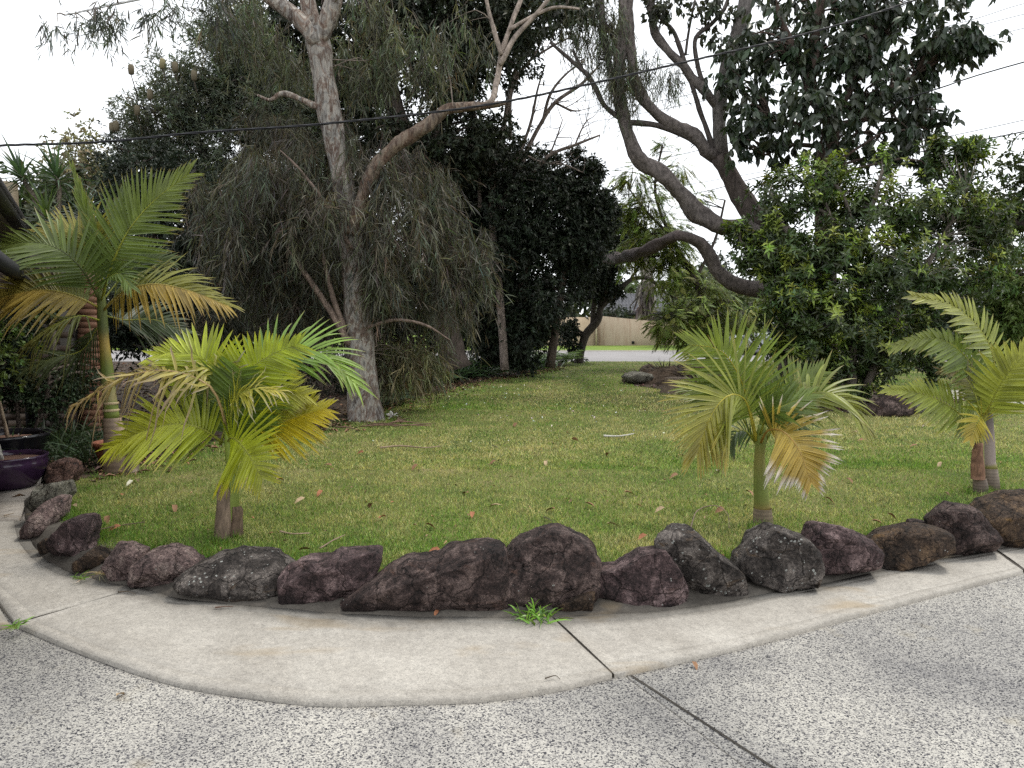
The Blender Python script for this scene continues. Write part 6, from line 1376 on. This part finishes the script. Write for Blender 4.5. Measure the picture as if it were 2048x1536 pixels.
stick([(236, 1186), (255, 1186), (271, 1190)], PZ + .008, .004, (.1, .08, .06), 'tiny dark twig beside the left path joint')
stick([(1090, 1360), (1110, 1356), (1120, 1362)], PZ + .006, .003, (.1, .08, .06), 'curved hair thin twig near the outer edge of the path')
stick([(8, 1033), (18, 1030), (28, 1027)], PZ + .008, .006, (.3, .24, .18), 'short stick on the pavers below the purple pot')
fw = gp(786, 832, LZ + .06); mb = MB(); strips(mb, np.repeat(fw[None], 16, 0), nz(R.randn(16, 3) + (0, 0, .8)), .12, .04, jitter((.62, .58, .55), 16, .1, .03), .3, 3); single('fallen_flower', mb, M['litter'], 'white ragged flower lying beside the gum trunk', 'flower', fw)
# strips of shed bark at the foot of the gum
bm_ = MB()
for i in range(16):
    a = R.rand() * 6.28; r = .4 + .5 * R.rand(); p = g0 + (math.cos(a) * r, math.sin(a) * r * .6 - .15, .03); d = np.array((math.cos(a + R.randn() * .5 + 1.2), math.sin(a + R.randn() * .5 + 1.2), 0))
    tube(bm_, [p, p + d * .2 + (0, 0, .03 * R.rand()), p + d * (.35 + .3 * R.rand())], [.007, .010, .004], 5, 6, .2, np.array((.16, .1, .07)) * (.7 + .6 * R.rand()))
for i in range(160):
    a = R.rand() * 6.28; r = R.rand() ** .5; p = mound_c + (math.cos(a) * r * 1.6, .6 + math.sin(a) * r * 1.0, .36 * max(0, 1 - r * r) ** .8 + .01); d = nz(R.randn(3) * (1, 1, .2))
    tube(bm_, [p, p + d * (.15 + .3 * R.rand()) + (0, 0, .03)], [.010, .004], 4, 2, 0, np.array((.17, .125, .09)) * (.5 + .9 * R.rand()))
struct('shed_bark', bm_, M['wood_dry'], kind='stuff')

# ------------------------------------------------------------------ across the road
WY = 46.8
wx0, wxs, wx1 = at(1060, 690, WY - 1.2)[0], at(1192, 690, WY - .6)[0], at(1352, 690, WY)[0]
wl_ = thing('rendered_wall', 'long beige rendered garden wall with rusty streaks across the road', 'wall', (wxs, WY, .04))
sm = newmat('rust_streaks')
m_, nt, p = sm; v = coords(nt, (1, 1, .12)); nn = noise_n(nt, v, 5, 5, .7); r_ = ramp(nt, nn, [(.50, (.41, .33, .24)), (.68, (.30, .205, .14))]); nt.links.new(r_.outputs['Color'], p.inputs['Base Color']); p.inputs['Roughness'].default_value = .9
M['streak'] = m_
def panel(x0, y0, x1, y1, zt0, zt1, th=.2):
    V = []
    for dy in (0, th):
        V += [(x0, y0 + dy, 0), (x1, y1 + dy, 0), (x1, y1 + dy, zt1), (x0, y0 + dy, zt0)]
    mb = MB(); mb.add(V, [(0, 1, 2, 3), (7, 6, 5, 4), (3, 2, 6, 7), (1, 5, 6, 2), (0, 3, 7, 4)], (1, 1, 1)); return mb
zt0 = at(1195, 631, WY)[2]; zt1 = at(1305, 643, WY)[2]
part('panel', panel(wx0, WY - 1.2, wxs - .02, WY - .6, zt0 - .1, zt0 - .1), M['render'], wl_)
part('panel', panel(wxs, WY - .55, wx1, WY, zt0, zt1 - .12), M['streak'], wl_)
for px in (1192,):
    mb = MB(); mb.box((wxs + .0, WY - .7, zt0 / 2), (.09, .14, zt0), 0, (.5, .42, .31)); part('pier', mb, M['plain'], wl_)
mb = MB(); q = at(1266, 685, WY - .4); mb.box((q[0], WY - .42, q[2]), (.16, .06, .16), 0, (.01, .01, .01)); part('vent', mb, M['plain'], wl_)

FY = 56.0
fh = thing('tiled_house', 'low house with grey ribbed tiled roof behind the beige wall', 'house', (at(1290, 640, FY)[0], FY + 3, .04))
x0, x1 = at(1205, 640, FY)[0], at(1420, 640, FY)[0]; ze = at(1280, 628, FY)[2]; zr = at(1280, 588, FY + 3)[2]
mb = MB(); mb.box(((x0 + x1) / 2, FY + 3.4, ze / 2), (x1 - x0 - .8, 5.6, ze), 0, (.05, .042, .036)); part('wall', mb, M['plain'], fh)
mb = MB(); mb.box((at(1265, 640, FY)[0], FY + .45, ze / 2), (.5, .3, ze), 0, (.42, .36, .27)); part('pillar', mb, M['plain'], fh)
mb = MB(); mb.box(((x0 + x1) / 2, FY - .05, ze), (x1 - x0, .12, .22), 0, (.02, .02, .022)); part('gutter', mb, M['plain'], fh)
V = [(x0, FY, ze + .1), (x1, FY, ze + .1), (x1 - .4, FY + 3.4, zr), (x0 + .4, FY + 3.4, zr), (x0, FY + 7, ze + .1), (x1, FY + 7, ze + .1)]
mb = MB(); mb.add(V, [(0, 1, 2, 3)], (.2, .2, .21)); mb.add(V, [(3, 2, 5, 4)], (.2, .2, .21)); mb.add(V[:1] + V[3:5], [(0, 1, 2)], (.1, .09, .08)); mb.add([V[1], V[5], V[2]], [(0, 1, 2)], (.1, .09, .08)); rf = part('roof', mb, M['plain'], fh)
nr = 13
for i in range(nr):
    f0, f1 = i / nr, (i + 1.05) / nr
    a0, a1 = np.array(V[0]) * (1 - f0) + np.array(V[3]) * f0, np.array(V[1]) * (1 - f0) + np.array(V[2]) * f0
    b0, b1 = np.array(V[0]) * (1 - f1) + np.array(V[3]) * f1, np.array(V[1]) * (1 - f1) + np.array(V[2]) * f1
    m = 60; mb = MB(); t = np.linspace(0, 1, m)[:, None]; up = (np.arange(m) % 2 * .05)[:, None] * np.array((0, 0, 1.0))
    lo = a0 * (1 - t) + a1 * t + up + (0, -.02, .12); hi = b0 * (1 - t) + b1 * t + up + (0, 0, .02); bt = lo - (0, 0, .10)
    k = np.arange(m - 1); W = np.concatenate([lo, hi, bt]); cc = np.repeat((.20, .20, .215), 1) * (.8 + .4 * R.rand())
    mb.add(W, np.concatenate([np.stack([k, k + 1, k + 1 + m, k + m], -1), np.stack([k + 2 * m, k + 1 + 2 * m, k + 1, k], -1)]), np.concatenate([np.tile(cc, (2 * m, 1)), np.tile(cc * .3, (m, 1))]))
    me = mb.mesh('tile_row', root_loc(fh)); me.materials.append(M['plain']); link('tile_row', me, rf)
# shaggy palm in front of that house
sp = thing('shaggy_palm', 'old palm with a grey shaggy trunk in front of the tiled house', 'palm', at(1292, 690, 48.5) * (1, 1, 0) + (0, 0, .04))
mb = MB(); tube(mb, [at(x, y, 48.5) for x, y in ((1292, 692), (1292, 640), (1293, 590), (1295, 540), (1297, 470))], [.5, .52, .5, .42, .35], 16, 40, .14, (.30, .26, .235)); part('trunk', mb, M['bark'], sp, True)
mb = MB(); P = np.array([at(1292 + 6 * R.randn(), 560 + 70 * R.rand(), 48.0) for _ in range(220)]); strips(mb, P, nz(R.randn(220, 3) * (.3, .2, .2) + (0, -.2, -1)), 1.0, .14, jitter((.13, .11, .095), 220, .4, .05), .1, 3); part('dead_fronds', mb, M['wood_dry'], sp, kind='stuff')
def far_palm(px, py, Y, lab, n=22, L=2.2, trunk=True, parent=None):
    c = at(px, py, Y); t = parent or thing('distant_palm', lab, 'palm', (c[0], c[1], .04))
    if trunk: mb = MB(); tube(mb, [(c[0], c[1], .04), tuple(c)], [.22, .16], 8, 6, .05, (.2, .17, .14)); part('trunk', mb, M['bark'], t, True)
    for i in range(n):
        a = i * 2.4; e = R.rand(); d = nz(np.array((math.cos(a), math.sin(a), 1.1 - 1.7 * e))); m = 12; tt = np.linspace(.05, 1, m)[:, None]
        cl = c + d * L * tt - np.array((0, 0, 1)) * L * .45 * tt ** 2; T = nz(np.gradient(cl, axis=0)); S = nz(np.cross(T, (0, 0, 1.0))); mb = MB()
        for s in (-1, 1): strips(mb, np.repeat(cl, 2, 0), nz(np.repeat(S * s + T * .5, 2, 0) - (0, 0, .5)), .55, .10, jitter((.10, .14, .06), 2 * m, .2, .05), .3, 2)
        part('frond', mb, M['leaf'], t)
far_palm(1300, 470, 48.5, '', 20, 2.0, False, sp)
far_palm(1392, 548, 62, 'distant palm with drooping fronds left of the low grey limb')
far_palm(1262, 575, 75, 'small distant palm just above the tiled roof', 18, 2.4)
# trees and shrubs far across the road
for (px, py, Y, rx, ry, lab, col) in ((1400, 600, 44, 60, 30, 'lime green ferny bush across the road beside the beige wall', (.10, .135, .04)), (1470, 620, 42, 60, 45, 'mid green bush across the road behind the parked car', (.075, .105, .035)), (1440, 560, 58, 16, 70, 'narrow dark cypress beyond the crooked low limb', (.035, .05, .03)), (1530, 585, 52, 60, 40, 'grey domed tree far behind the crooked limb', (.11, .11, .09)),
                                      (1225, 640, 53, 26, 14, 'little dark bush above the beige wall', (.03, .04, .025)), (165, 330, 30, 42, 70, 'pale thin tree far behind the dracaenas', (.20, .19, .12)), (80, 430, 24, 60, 60, 'dark green bush behind the dracaena heads', (.05, .065, .035)), (1000, 620, 48, 120, 50, 'dark tree across the road seen through the middle gap', (.04, .05, .03)), (600, 610, 46, 160, 60, 'dark tree across the road seen left of the gum', (.05, .06, .035)), (250, 620, 46, 200, 70, 'dark tree across the road behind the left palms', (.045, .055, .033)), (1650, 620, 50, 90, 50, 'dark tree across the road behind the broad shrub', (.045, .06, .03)), (1850, 610, 48, 120, 60, 'green tree across the road at the right', (.06, .08, .04))):
    c = at(px, 700, Y); thin = Y == 30
    tree('distant_tree', lab, (c[0], c[1], .04), [(Y, [(px, 690, 4), (px + 3, py + ry * .4, 3.5), (px - 4, py - ry * .3, 2)])] + ([(Y, [(px + 2, 470, 3), (px + 22, 380, 2), (px + 26, 320, 1)]), (Y, [(px, 450, 3), (px - 20, 380, 2)])] if thin else []),
         [(px, py, Y, rx, ry, 2), (px - rx * .5, py + ry * .35, Y, rx * .6, ry * .6, 1.6), (px + rx * .5, py + ry * .35, Y, rx * .6, ry * .6, 1.6)], 46 if thin else 60, 520 if thin else int(min(1700, 300 + rx * ry / 6)), 6, .32 if not thin else .22, .13 if not thin else .09, col, 'leaf', spread=.2 if thin else .28, twig=.4, bark=(.14, .12, .10), r0=.06)
# far line of trees closing the view
mb = MB(); n = 9000; X = R.rand(n) * 190 - 90; hgt = 3.6 + 1.6 * np.sin(X * .11) + 1.1 * np.sin(X * .37 + 1); Z = R.rand(n) * hgt; Y = 78 + 5 * R.rand(n)
leaves2(mb, np.c_[X, Y, Z], rnd_unit(n), nz(R.randn(n, 3) * .6 + (0, -.4, .6)), 1.1, .6, jitter((.05, .065, .035), n, .35, .1)); struct('treeline', mb, M['leaf'], kind='stuff')

# ------------------------------------------------------------------ parked car
cxp = at(1560, 690, 35.2); car = thing('parked_car', 'pale silver parked car mostly hidden behind the palm and shrub', 'car', (cxp[0], 35.2, 0))
ox, oy = cxp[0], 35.2
prof = [(-2.2, .32), (-2.22, .62), (-2.1, .82), (-1.2, .95), (-.55, 1.02), (1.5, 1.02), (2.1, .98), (2.25, .8), (2.25, .34)]
def extr(prof, y0, y1, C):
    mb = MB(); n = len(prof); V = [(ox + x, oy + y0, z) for x, z in prof] + [(ox + x, oy + y1, z) for x, z in prof]
    mb.add(V, [list(range(n))], C); mb.F.append(np.array([[2 * n - 1 - i for i in range(n)]])); mb.F.append(np.array([[i, i + n, (i + 1) % n + n, (i + 1) % n] for i in range(n)])); return mb
mb = extr(prof, -.88, .88, (1, 1, 1)); me = mb.mesh('body', (ox, oy, 0)); me.materials.append(M['car_paint']); bo = link('body', me, car); bv = bo.modifiers.new('bevel', 'BEVEL'); bv.width = .05; bv.segments = 2
mb = extr([(-.85, 1.0), (-.2, 1.40), (.9, 1.43), (1.75, 1.02)], -.72, .72, (1, 1, 1)); me = mb.mesh('cabin', (ox, oy, 0)); me.materials.append(M['glass_dark']); link('cabin', me, car)
mb = extr([(-.2, 1.405), (-.15, 1.445), (.88, 1.47), (.95, 1.425)], -.70, .70, (1, 1, 1)); me = mb.mesh('roof', (ox, oy, 0)); me.materials.append(M['car_paint']); link('roof', me, car)
for x in (-1.35, 1.38):
    for y in (-.8, .8):
        mb = MB(); tube(mb, [(ox + x, oy + y - .1, .32), (ox + x, oy + y + .1, .32)], [.32, .32], 20, 2, 0, (1, 1, 1)); w_ = part('wheel', mb, M['rubber'], car)
        mb = MB(); tube(mb, [(ox + x, oy + y - .12, .32), (ox + x, oy + y + .12, .32)], [.19, .19], 14, 2, 0, (.4, .4, .42)); me = mb.mesh('rim', (ox, oy, 0)); me.materials.append(M['plain']); link('rim', me, w_)
for y in (-.6, .6):
    mb = MB(); mb.box((ox - 2.18, oy + y, .72), (.12, .34, .13), 0, (.6, .6, .58)); part('headlight', mb, M['plain'], car)

# ------------------------------------------------------------------ fence, pole, wires
fx0, fx1 = at(1690, 700, 27.0)[0], at(2200, 700, 27.0)[0]
fe = thing('paling_fence', 'low weathered grey paling fence at the far right', 'fence', ((fx0 + fx1) / 2, 27.0, .04))
mb = MB(); mb.box((0, 0, 0), (.10, .02, .85), 0, (.30, .29, .28)); pm = mb.mesh('paling', (0, 0, 0)); pm.materials.append(M['wood_dry'])
mb = MB(); mb.box((0, 0, 0), (.10, .02, .80), 0, (.22, .21, .205)); pm2 = mb.mesh('paling', (0, 0, 0)); pm2.materials.append(M['wood_dry'])
i = 0; x = fx0
while x < fx1:
    link('paling', (pm, pm2)[R.randint(2)], fe, (x - (fx0 + fx1) / 2, 0, .50 + .02 * R.randn())); x += .135; i += 1
for z in (.25, .75):
    mb = MB(); mb.box(((fx0 + fx1) / 2, 27.045, z), (fx1 - fx0, .05, .08), 0, (.2, .19, .18)); part('rail', mb, M['wood_dry'], fe)
PYo = 44.0; pp = at(2010, 690, PYo)
pole = thing('utility_pole', 'grey timber power pole above the trees at the far right', 'pole', (pp[0], PYo, .04))
zt = at(2010, 448, PYo)[2]
mb = MB(); tube(mb, [(pp[0], PYo, 0), (pp[0], PYo, zt)], [.17, .13], 12, 4, .02, (.34, .30, .28)); part('post', mb, M['wood_dry'], pole, True)
mb = MB(); mb.box((pp[0], PYo - .16, at(2010, 478, PYo)[2]), (.42, .06, .05), 0, (.55, .55, .55)); part('bracket', mb, M['plain'], pole)
def wire(pts, r, lab, twist=False, col=(.03, .03, .034)):
    P = np.array([at(*p) for p in pts]); S = spline(P, 60); mb = MB(); tube(mb, S, np.full(60, r), 5, 60, 0, col)
    if twist:
        S2 = spline(P, 260); a = np.arange(260) * .55
        for ph in (0, 2.1, 4.2): tube(mb, S2 + np.c_[0 * a, np.cos(a + ph), np.sin(a + ph)] * r * 1.25, np.full(260, r), 4, 260, 0, col)
    o = single('power_cable', mb, M['plain'], lab, 'cable', tuple(P[0])); return o
wire([(-120, 300, 9.6), (0, 291, 9.6), (200, 284, 9.7), (400, 265, 9.8), (665, 246, 9.9), (1000, 205, 10.2), (1370, 124, 10.6), (1640, 60, 11), (1830, 0, 11.4), (2000, -60, 11.8)], .0072, 'thick twisted cable slung low across the whole view in front of the gum', True)
wire([(2120, 105, 13), (2048, 124, 13.2), (1940, 155, 13.6), (1800, 200, 14), (1560, 262, 24), (1348, 312, 30), (1230, 338, 32)], .012, 'upper thick cable entering at the right edge behind the large leaves')
wire([(2120, 246, 16), (2048, 263, 16.5), (1860, 300, 18), (1700, 330, 22), (1530, 352, 26), (1395, 386, 30), (1200, 420, 34)], .014, 'lower thick cable at the right edge above the yellow green shrub')
wire([(2120, 222, 20), (2048, 240, 20), (1880, 276, 21), (1600, 330, 25), (1348, 374, 30), (1230, 392, 32)], .009, 'thin wire just above the lower thick cable')
wire([(2120, -10, 26), (2030, 12, 26), (1912, 48, 26), (1640, 110, 28), (1348, 170, 30), (1150, 205, 32)], .010, 'topmost of three faint wires crossing the white sky at right')
wire([(2120, 12, 26), (2041, 30, 26), (1900, 66, 26), (1640, 130, 28), (1348, 196, 30), (1150, 232, 32)], .010, 'middle one of three faint wires crossing the white sky')
wire([(2120, 40, 26), (2041, 58, 26), (1900, 92, 26), (1640, 150, 28), (1348, 214, 30), (1150, 250, 32)], .010, 'lowest of three faint wires crossing the white sky')
